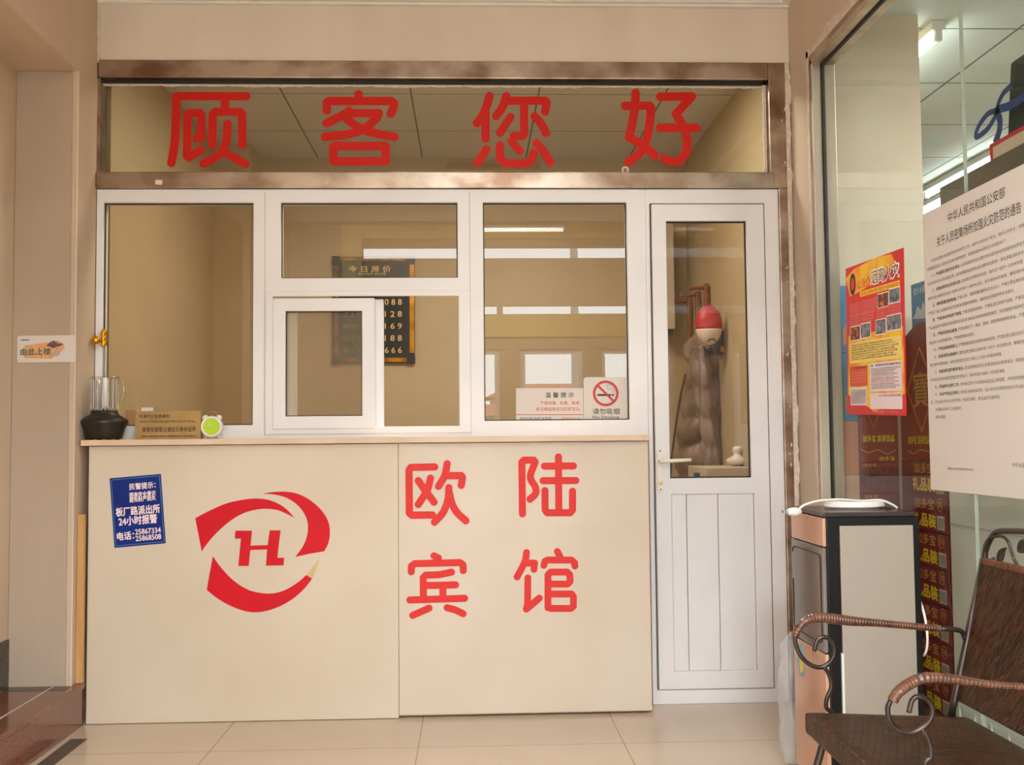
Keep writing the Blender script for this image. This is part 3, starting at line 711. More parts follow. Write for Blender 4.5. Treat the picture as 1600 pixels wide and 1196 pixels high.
# notice on the shop glass
s = Sign('fire_safety_notice', 'large white printed notice taped to the shop glass', 'poster', (1443, 335), (1645, 234), (1455, 765), 'x', XG, PAPERW, off=.0012)
W2, H2 = s.w / 2, s.h / 2
def yz(px, py): return s.L(px, py)
a = yz(1487, 362); s.T('中华人民共和国公安部', 1487, 355, 1592, 312, INK, .006)
ta = yz(1465, 381); tb = yz(1597, 323); wd = tb[0] - ta[0]; zc = (ta[1] + tb[1]) / 2
for o in [c_ for c_ in s.e.children if c_.name.startswith('lettering')]: bpy.data.objects.remove(o)
mid = (ta[0] + tb[0]) / 2
s.TL('中华人民共和国公安部', mid - wd * .34, mid + wd * .34, zc + .042, zc + .07, INK, .004)
s.TL('关于人员密集场所加强火灾防范的通告', mid - wd / 2, mid + wd / 2, zc - .013, zc + .017, INK, .004)
paras = ['　　为切实加强人员密集场所火灾防范工作，保护人身和财产安全，维护公共安全，根据《中华人民', '共和国消防法》及有关法律法规的规定，现就加强火灾防范工作通告如下：',
 '　　一、严格落实消防安全责任。人员密集场所的主要负责人是本单位的消防安全责任人，对本单', '位的消防安全工作全面负责，应当明确各级各岗位的消防安全职责，落实逐级消防安全责任制。',
 '　　二、加强消防安全自查检查。应当每日开展防火巡查，每月至少组织一次防火检查，公众聚集', '场所在营业期间应当至少每两小时进行一次防火巡查，及时消除火灾隐患，确保消防安全。',
 '　　三、确保疏散通道畅通。严禁占用、堵塞疏散通道和安全出口，严禁在营业期间锁闭安全出口，', '严禁在门窗上设置影响逃生和灭火救援的障碍物，确保安全疏散条件符合规定。',
 '　　四、严格用火用电用气管理。严禁违规使用明火，严禁私拉乱接电气线路，严禁超负荷用电，电', '气设备和燃气用具的安装使用应当符合消防技术标准和管理规定，并定期维护保养检测。',
 '　　五、严格危险物品管理。严禁违规生产、储存、使用、经营易燃易爆危险品，严禁携带易燃易爆', '物品进入人员密集场所，严禁燃放烟花爆竹。',
 '　　六、严禁违规装修施工。严禁使用易燃可燃材料装修装饰，严禁在营业期间进行动火作业。', '　　七、加强消防设施维护。建筑消防设施应当每年至少进行一次全面检测，确保完好有效，并',
 '建立维护管理档案，消防控制室应当实行每日二十四小时值班制度。', '　　八、加强消防宣传教育培训。应当定期组织员工开展消防安全教育培训，提高检查消除火灾隐患、',
 '扑救初起火灾和组织疏散逃生的能力，每半年至少组织一次消防演练。', '　　九、积极参与消防工作。任何单位和个人发现火灾应当立即报警，并有权举报火灾隐患。',
 '　　十、依法严肃追究责任。对违反本通告规定的，由公安机关消防机构依法予以处罚，造成火灾事故', '的，依法追究有关人员的责任，构成犯罪的，依法追究刑事责任。', '　　本通告自发布之日起施行。', '　　特此通告。']
zt = zc - .045; zb_ = s.L(1470, 652)[1]; dz = (zt - zb_) / (len(paras) - 1)
lx = s.L(1452, 560)[0] + .008; rx = W2 - .03; full = 46.0
for i, ln in enumerate(paras):
    body = ln.lstrip('　'); ind = len(ln) - len(body); cwid = (rx - lx) / full
    head = 0
    if ind and body[1] == '、': head = body.find('。') + 1
    z = zt - dz * i
    if head:
        s.TL(body[:head], lx + ind * cwid, lx + (ind + head) * cwid, z - .0045, z + .0055, INK, .012, res=1)
        s.TL(body[head:], lx + (ind + head + .3) * cwid, lx + (ind + len(body)) * cwid, z - .0045, z + .0055, INKG, 0, res=1)
    else:
        s.TL(body, lx + ind * cwid, lx + (ind + len(body)) * cwid, z - .0045, z + .0055, INKG, 0, res=1)
a = s.L(1490, 733); s.TL('微信公众号扫描消防官方微信', a[0] - .03, a[0] + .12, a[1] - .003, a[1] + .004, INKG, 0, res=1)
a = s.L(1583, 727); s.TL('中华人民共和国公安部', a[0], a[0] + .16, a[1] - .005, a[1] + .006, INKG, .005, res=1)

# red and yellow fire poster
PR = mat('poster_red', (216, 34, 40), .45); PY = mat('poster_yellow', (244, 196, 40), .45, rgb2=(240, 140, 30), vscale=9, lo=.42, hi=.56)
PO = mat('poster_orange', (232, 84, 40), .45); CREAM = mat('poster_cream', (240, 212, 120), .5); PH1 = mat('photo_fire', (90, 52, 44), .5, rgb2=(226, 120, 50), vscale=45, lo=.35, hi=.5); PH2 = mat('photo_smoke', (70, 70, 76), .5, rgb2=(150, 150, 156), vscale=50)
s = Sign('fire_poster', 'red and yellow fire prevention poster taped to the shop glass', 'poster', (1320, 421), (1410, 388), (1328, 648), 'x', XG, PR, off=.0012)
W_, H_ = s.w, s.h
def u(x): return -W_ / 2 + x * W_ / 370.
def v(y): return H_ / 2 - y * H_ / 900.
# sheet coordinates 370 x 900
s.R('yellow_field', [(u(0), v(60)), (u(60), v(20)), (u(200), v(0)), (u(300), v(10)), (u(330), v(90)), (u(120), v(160)), (u(30), v(180))], PY, 0, True)
s.R('orange_field', [(u(12), v(420)), (u(358), v(420)), (u(364), v(780)), (u(300), v(830)), (u(180), v(880)), (u(90), v(820)), (u(6), v(780))], PY, 0, True)
b = MB(); ex, ez = u(50), v(110)
b.poly([(ex + .028 * math.cos(a * PI / 12), ez + .038 * math.sin(a * PI / 12)) for a in range(24)], s.y - .0002, .0002); b.build('emblem_ring', INK, s.e)
b = MB(); b.poly([(ex + .016 * math.cos(a * PI / 8), ez + .022 * math.sin(a * PI / 8)) for a in range(16)], s.y - .0005, .0002); b.build('emblem_shield', PR, s.e)
s.TL('让我们', u(85), u(165), v(150), v(95), PO, .02, dy=.0003); s.TL('远离火灾', u(170), u(345), v(150), v(60), mat('ink_white_plain', (250, 246, 240), .5), .06, dy=.0003); s.TL('远离火灾', u(175), u(340), v(146), v(66), INK, .0, dy=.0006)
s.B('banner', u(100), u(345), v(200), v(168), mat('banner_yellow', (246, 214, 40), .5), .0003); s.TL('提高全民防火意识营造平安和谐家园', u(108), u(338), v(196), v(173), PR, .01, dy=.0006, res=1)
WP = mat('text_pink', (236, 150, 140), .6)
for (x0, x1, y0, n_) in ((25, 210, 225, 5), (25, 190, 300, 4), (205, 350, 285, 5)):
    for i in range(n_): s.TL('消防安全是每个人的责任预防火灾从我做起共建平安'[:18 - (i * 3) % 5], u(x0), u(x1 - 12 * (i == n_ - 1)), v(y0 + 13 + i * 16), v(y0 + i * 16), WP, .005, dy=.0003, res=1)
for (x0, x1, y0, y1, mm) in ((215, 278, 215, 290, PH1), (285, 345, 205, 280, PH2), (30, 95, 370, 450, PH1), (102, 165, 365, 445, PH2), (200, 262, 360, 440, PH2), (268, 350, 350, 430, PH2)):
    s.R('photo_frame', rounded(u(x0) - .003, u(x1) + .003, v(y1) - .003, v(y0) + .003, .004), mat('ink_white_plain', (0, 0, 0)), .0003, True); s.B('photo', u(x0), u(x1), v(y1), v(y0), mm, .0006)
s.R('cream_box', rounded(u(20), u(350), v(590), v(465), .012), CREAM, .0003, True)
for i in range(7): s.TL('发现火灾请及时拨打报警电话讲清着火地点火势大小以及着火物质并到路口等候消防车辆到来'[i * 3:i * 3 + 20], u(35), u(300 + (i * 17) % 40), v(488 + i * 14), v(477 + i * 14), mat('ink_brown', (120, 84, 40), .7), 0, dy=.0006, res=1)
s.B('orange_box', u(20), u(140), v(730), v(610), PO, .0003)
for i in range(4): s.TL('火场逃生自救常识须知要点', u(28), u(132), v(655 + i * 18), v(642 + i * 18), WP, .005, dy=.0006, res=1)
s.TL('三、灭火器的使用方法', u(22), u(142), v(628), v(612), mat('ink_violet', (110, 60, 110), .7), .01, dy=.0006, res=1)
WB = mat('box_lilac', (232, 216, 220), .6)
s.R('white_box', rounded(u(22), u(135), v(845), v(735), .006), WB, .0004, True); s.R('white_box', rounded(u(155), u(350), v(765), v(600), .006), WB, .0004, True); s.R('white_box', rounded(u(155), u(350), v(865), v(775), .006), WB, .0004, True)
for i in range(8): s.TL('火灾发生时应保持镇静迅速判断危险地点'[i:i + 12], u(28), u(130), v(760 + i * 10.5), v(751 + i * 10.5), INKG, 0, dy=.0008, res=1)
s.TL('四、家庭防火常识居家安全', u(165), u(345), v(622), v(608), mat('ink_navy', (50, 40, 90), .7), .01, dy=.0008, res=1)
for i in range(11): s.TL('不要在家中存放易燃易爆物品定期检查电气线路及时更换老化电线离家前关闭电源'[i * 2:i * 2 + 17], u(165), u(345 - (i * 23) % 50), v(640 + i * 11), v(631 + i * 11), INKRP if i in (4, 7) else INKG, 0, dy=.0008, res=1)
s.TL('扫一扫关注消防官方微信', u(215), u(345), v(795), v(782), INKR, .01, dy=.0008, res=1); s.TL('天津消防  119中心', u(170), u(330), v(888), v(872), WP, .01, dy=.0008, res=1)

# ------------------------------------------------------------------ things on the counter
CT = 1.0512
p = at(163, 665, 'y', -.088); kx = (4.15 - .088) / F
def hw(px): return px * kx
prof = [(hw(25.5), 0), (hw(27), .003), (hw(30.5), hw(14)), (hw(33.5), hw(20.5)), (hw(35.6), hw(24)), (hw(35.8), hw(26.5)), (hw(34.5), hw(29)), (hw(27), hw(34)), (hw(21.5), hw(37)), (hw(20.5), hw(41)), (hw(19.5), hw(43.5))]
r = empty('juice_blender', (p.x, -.088, CT), label='small blender with black base and clear ribbed cup on the counter', cat='blender')
pr2 = [(a * .985, h + .004) for a, h in prof]
MB().lathe(pr2, (0, 0, 0), 40).build('base', mat('base_black', (34, 28, 20), .4), r, smooth=True)
b = MB()
for a in range(4): b.lathe([(.009, 0), (.008, .005)], (.05 * math.cos(a * PI / 2 + .7), .05 * math.sin(a * PI / 2 + .7), 0), 12)
b.build('foot', BLACK, r)
CLEAR = glass('clear_plastic', (.95, .95, .95), .09)
z0 = hw(43.5) + .004; b = MB(); n = 48; vs = []; fs = []
for k, (rr_, h) in enumerate([(.044, z0), (.048, z0 + .01), (.050, z0 + .12), (.053, z0 + .128), (.050, z0 + .128), (.047, z0 + .12), (.045, z0 + .012), (.003, z0 + .01)]):
    for i in range(n):
        a = 2 * PI * i / n; q_ = rr_ * (1 + (.035 if (i // 3) % 2 else 0) * (1 if 1 <= k <= 2 else 0)); vs.append((q_ * math.cos(a), q_ * math.sin(a), h))
for j in range(7):
    for i in range(n): fs.append((j * n + i, j * n + (i + 1) % n, (j + 1) * n + (i + 1) % n, (j + 1) * n + i))
b.add(vs, fs); cup = b.build('cup', CLEAR, r, smooth=True)
b = MB()
for i in range(16):
    a = 2 * PI * i / 16 + .2; b.box(.0485 * math.cos(a) - .0012, .0485 * math.cos(a) + .0012, .0485 * math.sin(a) - .0012, .0485 * math.sin(a) + .0012, z0 + .006, z0 + .118)
b.build('cup_rib', mat('cup_rib_white', (214, 206, 200), .25), r)
MB().lathe([(.017, z0 + .008), (.014, z0 + .02), (.011, z0 + .12), (.006, z0 + .124)], (0, 0, 0), 20).build('spindle', mat('spindle_white', (228, 224, 220), .3), r, smooth=True)
hp_ = MB().tube(smooth_path([(.051, -.0, z0 + .115), (.066, 0, z0 + .11), (.072, 0, z0 + .08), (.066, 0, z0 + .045), (.05, 0, z0 + .035)], 6), .0055, 10).build('handle', CLEAR, r, smooth=True)

# alarm clock
c_ = at(330.2, 668.5, 'y', -.09); rad = 16.4 * kx
r = empty('alarm_clock', (c_.x, -.09, CT), label='small white twin-bell alarm clock with a lime green face', cat='clock')
zc_ = rad + .006; CW = mat('clock_white', (230, 224, 220), .3); LIME = mat('clock_lime', (178, 214, 30), .4)
b = MB(); b.lathe([(rad * .9, .03), (rad, .024), (rad, 0), (rad * .96, -.004), (rad * .80, -.004), (rad * .78, .0)], (0, 0, zc_), 40, 'y'); b.build('case', CW, r, smooth=False, bev=.001)
MB().lathe([(rad * .785, .0), (rad * .785, -.0012)], (0, 0, zc_), 36, 'y').build('face', LIME, r)
for nm, a, l_, w_ in (('hour_hand', -.75 + PI, .015, .0014), ('minute_hand', .5 + PI / 2, .021, .001)):
    dx, dz_ = math.cos(a), math.sin(a); b = MB(); b.tube([(0, -.003, zc_), (dx * l_, -.003, zc_ + dz_ * l_)], w_, 6); b.build(nm, CW, r)
b = MB()
for i in range(12):
    a = i * PI / 6; b.tube([(rad * .66 * math.cos(a), -.0018, zc_ + rad * .66 * math.sin(a)), (rad * .74 * math.cos(a), -.0018, zc_ + rad * .74 * math.sin(a))], .0006, 5)
b.build('hour_marks', CW, r)
for sx in (-1, 1):
    b = MB(); b.lathe([(.0015, -.002), (.0125, 0), (.0125, .003), (.0095, .009), (.004, .012), (.001, .0125)], (0, 0, 0), 24)
    o = b.build('bell', CW, r, smooth=True); o.location = (sx * rad * .62, .012, zc_ + rad * .80); o.rotation_euler = (0, sx * .62, 0)
    MB().tube([(sx * .028, .012, .003 + .0), (sx * .022, .012, zc_ - rad * .82)], .0028, 8).build('foot', CW, r)
MB().tube([(x, .012, zc_ + rad * 1.02 + .017 * math.sqrt(max(0, 1 - (x / .021) ** 2))) for x in [-.021 + .0035 * i for i in range(13)]], .0009, 6).build('handle', mat('chrome', (210, 210, 210), .2, metal=1), r)

# gilt hook hanging on the left frame
GOLD = mat('gilt', (236, 170, 30), .22, metal=1)
c_ = at(161, 528, 'y', -.03)
r = empty('gilt_hook', (c_.x, -.001, c_.z), label='small shiny gold hook fixed high on the left end of the white frame', cat='hook')
b = MB(); b.lathe([(.003, -.037), (.007, -.034), (.007, -.02), (.004, -.014), (.008, -.008), (.008, .0), (.004, .006), (.0085, .012), (.009, .02), (.005, .025), (.0065, .03), (.002, .036)], (0, -.028, 0), 20); b.build('stem', GOLD, r, smooth=True)
b = MB(); b.lathe([(.003, -.07), (.012, -.066), (.016, -.058), (.013, -.05), (.007, -.045), (.012, -.04), (.006, -.034), (.005, -.0)], (-.018, 0, -.012), 20, 'y'); b.build('knob', GOLD, r, smooth=True)
MB().box(-.01, .006, -.022, 0, -.03, .03).build('back_plate', GOLD, r, bev=.002)
MB().tube([(.004, -.03, -.037), (.0045, -.03, -.13), (.003, -.03, -.19)], .0009, 6).build('cord', PAPERW, r)

# paper scrap and sticker ring on the steel
c_ = at(248, 285, 'y', -.013); o = MB().box(-.0135, .0135, -.0008, 0, -.009, .009).build('paper_scrap', mat('scrap', (238, 222, 196), .6)); o.location = (c_.x, -.0125, c_.z); o.rotation_euler = (0, .08, 0)
tag(o, 'scrap of cream paper stuck on the lower steel band at the left', 'sticker')
c_ = at(977, 265.5, 'y', .035); r = empty('ring_sticker', (c_.x, .0355, c_.z), label='tiny pale ring sticker on the transom glass under the last red character', cat='sticker')
MB().lathe([(.0145, 0), (.0145, -.001)], (0, 0, 0), 24, 'y').build('disc', PAPERW, r); MB().lathe([(.008, -.0012), (.008, -.0016)], (0, 0, -.001), 18, 'y').build('inner_mark', mat('mark_brown', (150, 110, 84), .6), r)
# small cards on the sill inside
p0, p1 = at(196, 633, 'y', .13), at(214, 664, 'y', .13)
r = empty('card_box', ((p0.x + p1.x) / 2, .14, 1.0305), label='pale pink card holder on the sill inside the left pane', cat='box')
struct(MB().box(XL + .02, .655, .1, .22, 1.0, 1.03).build('trim_13', PVC))
MB().box(-.024, .024, -.01, .02, 0, .08).build('holder', mat('acrylic_grey', (190, 180, 178), .3), r, bev=.001); MB().box(-.023, .023, -.007, .017, .075, .14).build('cards', mat('card_pink', (224, 178, 150), .6), r)

# ------------------------------------------------------------------ inside the reception: price board, cabinet, coat rack
BB = mat('board_black', (22, 18, 14), .25); GI = mat('gold_bevel', (196, 140, 52), .2, metal=1, rgb2=(110, 70, 22), vscale=14, stretch=(1, 1, .5)); GT = mat('gold_text', (206, 168, 104), .4, metal=.4)
q = crop(400, 300, 2.99); YBD = YB - .012
s = Sign('price_board', 'black and gold room price board on the back wall inside', 'sign', (520, 402), (648, 402), (520, 568), 'y', YBD, BB, off=0, th=.012)
def band(n_, x0, y0, x1, y1, m_, dy):
    a = s.L(x0, y0); c2 = s.L(x1, y1); s.B(n_, min(a[0], c2[0]), max(a[0], c2[0]), min(a[1], c2[1]), max(a[1], c2[1]), m_, dy)
band('bevel', 522, 416, 529, 556, GI, .001); band('bevel', 640, 414, 647.5, 552, GI, .001); band('bevel', 532, 560, 636, 566, GI, .001); band('bevel', 532, 403.5, 636, 408, GI, .001)
for x0, y0 in ((519, 401), (637, 401), (519, 557), (637, 557)): band('corner_plate', x0, y0, x0 + 12, y0 + 12, BB, .003)
s.T('今 日 房 价', 545, 426, 611, 416, GT, .02); s.T('ROOM RATE', 561, 430.5, 603, 427, GT, .0)
for k, nm in enumerate(('088', '128', '169', '188', '666')): s.T(' '.join(nm), 601.5, 477 + 18.8 * k, 628, 468 + 18.8 * k, GT, .02)
for k, nm in enumerate(('钟点房', '单人间', '标准间', '大床房', '豪华间')): s.T(nm, 536, 477 + 18.8 * k, 566, 468 + 18.8 * k, mat('gold_dull', (120, 92, 56), .5, metal=.4), .01)

p0, p1 = at(1030, 346, 'y', 1.9), at(1055, 514, 'y', 1.9)
r = empty('wall_cabinet', ((p0.x + p1.x) / 2, 1.9, p1.z), label='narrow pale wall cabinet behind the left edge of the door pane', cat='cabinet')
hw_ = (p1.x - p0.x) / 2; MB().box(-hw_, hw_, 0, .199, 0, .62).build('body', mat('cabinet_cream', (196, 180, 158), .6), r, bev=.003)
b = MB(); b.box(hw_ - .03, hw_ - .005, .02, .05, -.035, 0); b.box(-hw_ + .03, -hw_ + .055, .02, .05, -.035, 0); b.build('bracket', mat('bracket_dark', (44, 36, 40), .5), r)
WOOD = mat('hook_wood', (150, 82, 40), .35, rgb2=(110, 56, 28), vscale=30)
r = empty('coat_rack', (1.295, 1.6, 1.62), label='dark wooden coat rack with round pegs on the inner right wall', cat='coat rack')
for (pxy, yy) in (((1092, 468), 1.95), ((1103, 458), 1.72), ((1118, 447), 1.5)):
    c_ = at(*pxy, 'x', 1.27); c_ = Vector((1.27, yy, (at(pxy[0], pxy[1], 'y', yy)).z))
    po = MB().box(-.022, 0.004, -.02, .02, -.30, .012).build('post', WOOD, r, bev=.006); po.location = (c_.x - 1.295 + .018, yy - 1.6, c_.z - 1.62)
    MB().lathe([(.012, 0), (.009, -.02), (.008, -.06), (.015, -.072), (.014, -.082), (.006, -.086)], (-.022, 0, -.012), 14, 'x').build('peg', WOOD, po, smooth=True)
MB().box(-.02, 0, -.35, .45, -.12, -.06).build('rail', WOOD, r, bev=.004)

def loft(b, rings, n=40, noise_amp=0, seed=0, quilt=0, mi=0):
    vs = []; fs = []
    for j, (cx, cy_, z, rx_, ry_) in enumerate(rings):
        for i in range(n):
            a = 2 * PI * i / n; nn = noise.noise(Vector((math.cos(a) * 1.6 + seed, math.sin(a) * 1.6, z * 7))) * noise_amp
            nn += noise.noise(Vector((math.cos(a) * 4 + seed, math.sin(a) * 4, z * 16))) * noise_amp * .5
            if quilt: nn += quilt * (abs(math.sin(z * 21 + 1.4 * math.cos(a + seed))) ** .6 - .7)
            vs.append((cx + math.cos(a) * (rx_ + nn), cy_ + math.sin(a) * (ry_ + nn), z))
    for j in range(len(rings) - 1):
        for i in range(n): fs.append((j * n + i, j * n + (i + 1) % n, (j + 1) * n + (i + 1) % n, (j + 1) * n + i))
    fs.append(tuple(range(n))[::-1]); fs.append(tuple((len(rings) - 1) * n + i for i in range(n)))
    b.add(vs, fs, mi)
def interp(keys, m_):
    out = []
    for i in range(len(keys) - 1):
        for k in range(m_):
            t = k / m_; out.append(tuple(a + (c2 - a) * t for a, c2 in zip(keys[i], keys[i + 1])))
    out.append(keys[-1]); return out
COAT = mat('coat_brown', (142, 118, 102), .5, rgb2=(116, 94, 80), vscale=10); COAT_D = mat('coat_dark', (62, 50, 44), .6)
yc = 1.42
def ck(y, xl, xr, ry): a, c2 = at(xl, y, 'y', yc), at(xr, y, 'y', yc); return ((a.x + c2.x) / 2, yc, a.z, (c2.x - a.x) / 2, ry)
r = empty('winter_coat', (0, 0, 0), label='long greyish brown padded coat hanging from the coat rack', cat='coat')
b = MB(); loft(b, interp([ck(512, 1090, 1106, .03), ck(530, 1080, 1120, .07), ck(560, 1068, 1132, .10), ck(600, 1074, 1136, .11), ck(650, 1064, 1139, .11), ck(700, 1058, 1144, .12), ck(760, 1052, 1148, .13), ck(830, 1050, 1150, .13)], 14), 72, .024, 3, .032)
b.build('body', COAT, r, smooth=True)
b = MB(); kz = [ck(y_, a_, b_, .05) for y_, a_, b_ in ((545, 1074, 1094), (590, 1074, 1103), (640, 1080, 1110), (690, 1088, 1116), (735, 1094, 1118), (752, 1098, 1114))]
loft(b, interp([(q_[0], yc - .11, q_[2], q_[3], .05) for q_ in kz], 12), 40, .018, 8, .016)
b.build('sleeve', COAT, r, smooth=True)
b = MB(); loft(b, interp([(ck(516, 1085, 1108, .05)[0], yc - .02, ck(516, 1085, 1108, .05)[2], .03, .05), (ck(530, 1080, 1112, .05)[0], yc - .05, ck(530, 1080, 1112, .05)[2], .062, .07), (ck(550, 1080, 1112, .05)[0], yc - .07, ck(550, 1080, 1112, .05)[2], .05, .06)], 6), 32, .008, 1)
b.build('hood', COAT, r, smooth=True)
b = MB(); b.tube(smooth_path([at(*p_, 'y', yc - .13) for p_ in ((1071, 585), (1063, 620), (1057, 660), (1050, 710), (1047, 750))], 5), .006, 8); b.build('strap', COAT_D, r, smooth=True)
CT2 = mat('tee_stripe', (96, 92, 94), .7)
r2 = MB(); kk = 1.78
loft(r2, interp([(at(1122, 590, 'y', kk).x, kk, at(1122, 590, 'y', kk).z, .05, .05), (at(1128, 640, 'y', kk).x, kk, at(1128, 640, 'y', kk).z, .075, .06), (at(1133, 700, 'y', kk).x, kk + .0, at(1133, 700, 'y', kk).z, .085, .06), (at(1136, 770, 'y', kk).x, kk, at(1136, 770, 'y', kk).z, .09, .06)], 8), 36, .012, 12)
o = r2.build('dark_jacket', CT2, smooth=True); tag(o, 'dark grey garment hanging behind the padded coat', 'jacket')
# hats
yh = 1.12; c_ = at(1107.5, 508, 'y', yh); ks = (4.15 + yh) / F
r = empty('round_hat', c_, label='round red and white hat hanging in front of the coats', cat='hat')
HR = mat('hat_red', (178, 26, 38), .45); HWt = mat('hat_white', (222, 204, 190), .45)
def ell(z0_, z1_, nm, mm, extra=0):
    b = MB(); n_ = 12; pr = []
    for i in range(n_ + 1):
        z = z0_ + (z1_ - z0_) * i / n_; t = max(0.0, 1 - (z / (32 * ks)) ** 2); pr.append((max(.0015, 21.5 * ks * math.sqrt(t) + extra), z))
    b.lathe(pr, (0, 0, 0), 36, sy=.75); return b.build(nm, mm, r, smooth=True)
ell(-7 * ks, 32 * ks, 'red_crown', HR); ell(-32 * ks, -7.2 * ks, 'white_brim', HWt)
b = MB(); b.tube([(x * ks, -.05 - .0, z * ks) for x, z in ((-6, -27), (-1, -24), (4, -24), (7, -28))], .004, 6); b.build('dark_mark', COAT_D, r)
c_ = at(1127, 535, 'y', 1.24); r = empty('dark_hat', c_, label='dark blue grey cap hanging behind the red and white hat', cat='cap')
b = MB(); b.lathe([(.01, -.07), (.04, -.055), (.053, -.02), (.05, .03), (.03, .06), (.008, .07)], (0, 0, 0), 28, sy=.7); b.build('crown', mat('cap_navy', (62, 66, 78), .7), r, smooth=True)
MB().lathe([(.011, -.042), (.009, -.045)], (-.005, 0, -.04), 16, 'y', sy=1.5).build('badge', mat('badge_orange', (214, 140, 104), .5), r)
c_ = at(1153, 747, 'y', .9); o = MB().lathe([(.004, 0), (.05, .01), (.055, .03), (.02, .05), (.018, .06), (.024, .075), (.02, .09), (.004, .095)], (0, 0, 0), 24).build('white_figurine', mat('porcelain', (226, 220, 214), .4), smooth=True)
o.location = (c_.x, .9, .90)
tag(o, 'small round white ornament low behind the right edge of the door pane', 'ornament')
st = MB().box(c_.x - .2, 1.29, .7, 1.1, 0, .898).build('side_table', mat('cabinet_cream', (0, 0, 0)), bev=.004); tag(st, 'low cream cabinet behind the door, under the white ornament', 'cabinet')
c_ = at(1053, 740, 'y', .5); o = MB().box(-.012, .012, 0, .004, -.05, .018).build('blue_card', mat('card_blue', (70, 104, 170), .5)); o.location = (c_.x, .022, c_.z)
tag(o, 'little blue card stuck at the bottom left corner of the door pane', 'card')

# ------------------------------------------------------------------ water dispenser
ROSE = mat('rose_gold', (226, 178, 152), .12, metal=.55, var=.03); CREAMP = mat('panel_cream', (164, 151, 138), .45, var=.02); SMOKE = mat('smoked_glass', (128, 118, 116), .08, metal=.3)
X0, X1, YN, YF = 1.006, 1.284, -1.15, -.85
r = empty('water_dispenser', (1.145, -1.0, 0), label='tall black and rose gold water dispenser with a cream side panel by the door', cat='water dispenser')
MB().box(X0 - 1.145 + .006, X1 - 1.145, YN + 1.0, YF + 1.0, .03, .808).build('body', BLACK, r, bev=.004)
MB().box(X0 - 1.145, X1 - 1.145 - .012, YN + 1.0 - .003, YF + 1.0 + .003, .808, .822).build('top_cover', mat('cover_dark', (52, 44, 40), .25), r, bev=.004)
MB().box(1.049 - 1.145, 1.262 - 1.145, -.157, -.150, .06, .784).build('side_panel', CREAMP, r, bev=.002)
MB().box(1.045 - 1.145, 1.051 - 1.145, -.159, -.150, .06, .425).build('edge_strip', LAMPW, r)
MB().box(X0 - 1.145 - .004, X0 - 1.145 + .006, -.149, .149, .725, .806).build('control_panel', ROSE, r, bev=.002)
dr = MB().box(X0 - 1.145 - .006, X0 - 1.145 + .006, -.149, .149, .423, .722).build('door', SMOKE, r, bev=.004)
b = MB(); b.tube([(X0 - 1.145 - .007, y_, z_) for y_, z_ in [(yy_, zz_) for (yy_, zz_) in rounded(-.13, .132, .447, .70, .018)] + [(.132, .6)]], .0014, 5); b.build('seal', BLACK, dr)
MB().box(X0 - 1.145 - .005, X0 - 1.145 + .006, -.149, .149, .03, .420).build('lower_panel', ROSE, r, bev=.002)
b = MB(); b.lathe([(.033, X0 - 1.145 - .0052), (.033, X0 - 1.145 - .0062)], (0, .075, .36), 24, 'x', sy=1.5); b.build('energy_label', mat('label_blue', (120, 170, 200), .5), r)
b = MB(); b.lathe([(.017, X0 - 1.145 - .0064), (.017, X0 - 1.145 - .0072)], (0, .07, .345), 20, 'x', sy=1.4); b.build('label_mark', mat('label_yellow', (232, 200, 80), .5), r)
b = MB()
for sx in (-.11, .11):
    for sy_ in (-.12, .12): b.lathe([(.016, 0), (.016, .032)], (sx, sy_, 0), 14)
b.build('foot', BLACK, r)
# white power cable with plug, coiled on top
CAB = mat('cable_white', (236, 230, 224), .35)
r = empty('power_cable', (1.12, -1.0, .8225), label='white power cable coiled on the dispenser top, its plug over the edge', cat='cable')
b = MB(); pts_ = []
cc = at(1335, 790, 'y', -1.0)
for i in range(150):
    a = i / 149 * 2 * PI * 3; rr_ = .088 - .003 * (a / 6.28); pts_.append((cc.x - 1.12 + rr_ * math.cos(a), rr_ * .85 * math.sin(a), .006 + .0052 * a / 6.28))
b.tube(pts_, .0042, 8); b.build('coil', CAB, r, smooth=True)
w2 = [at(*p_, 'y', -1.03) - Vector((1.12, -1, .8225)) for p_ in ((1247, 797), (1258, 789), (1280, 783), (1310, 781), (1345, 783), (1375, 782), (1392, 788), (1402, 794))]
MB().tube(smooth_path(w2, 6), .0036, 8).build('loose_end', CAB, r, smooth=True)
w3 = [at(*p_, 'x', 1.2885) - Vector((1.12, -1, .8225)) for p_ in ((1418, 800), (1422, 830), (1426, 870), (1434, 925), (1444, 960), (1449, 995), (1447, 1018), (1440, 1026), (1431, 1022))]
MB().tube(smooth_path(w3, 6), .0036, 8).build('hanging_loop', CAB, r, smooth=True)
pl_ = at(1240, 800, 'y', -1.03) - Vector((1.12, -1, .8225))
b = MB(); b.lathe([(.006, -.02), (.011, -.014), (.0135, 0), (.013, .01), (.008, .018), (.0045, .024)], pl_, 16, 'x'); b.build('plug', CAB, r, smooth=True)
b = MB(); b.box(pl_.x - .034, pl_.x - .018, pl_.y - .007, pl_.y - .0055, pl_.z - .004, pl_.z + .004); b.box(pl_.x - .034, pl_.x - .018, pl_.y + .0055, pl_.y + .007, pl_.z - .004, pl_.z + .004); b.build('plug_pin', mat('chrome', (0, 0, 0)), r)
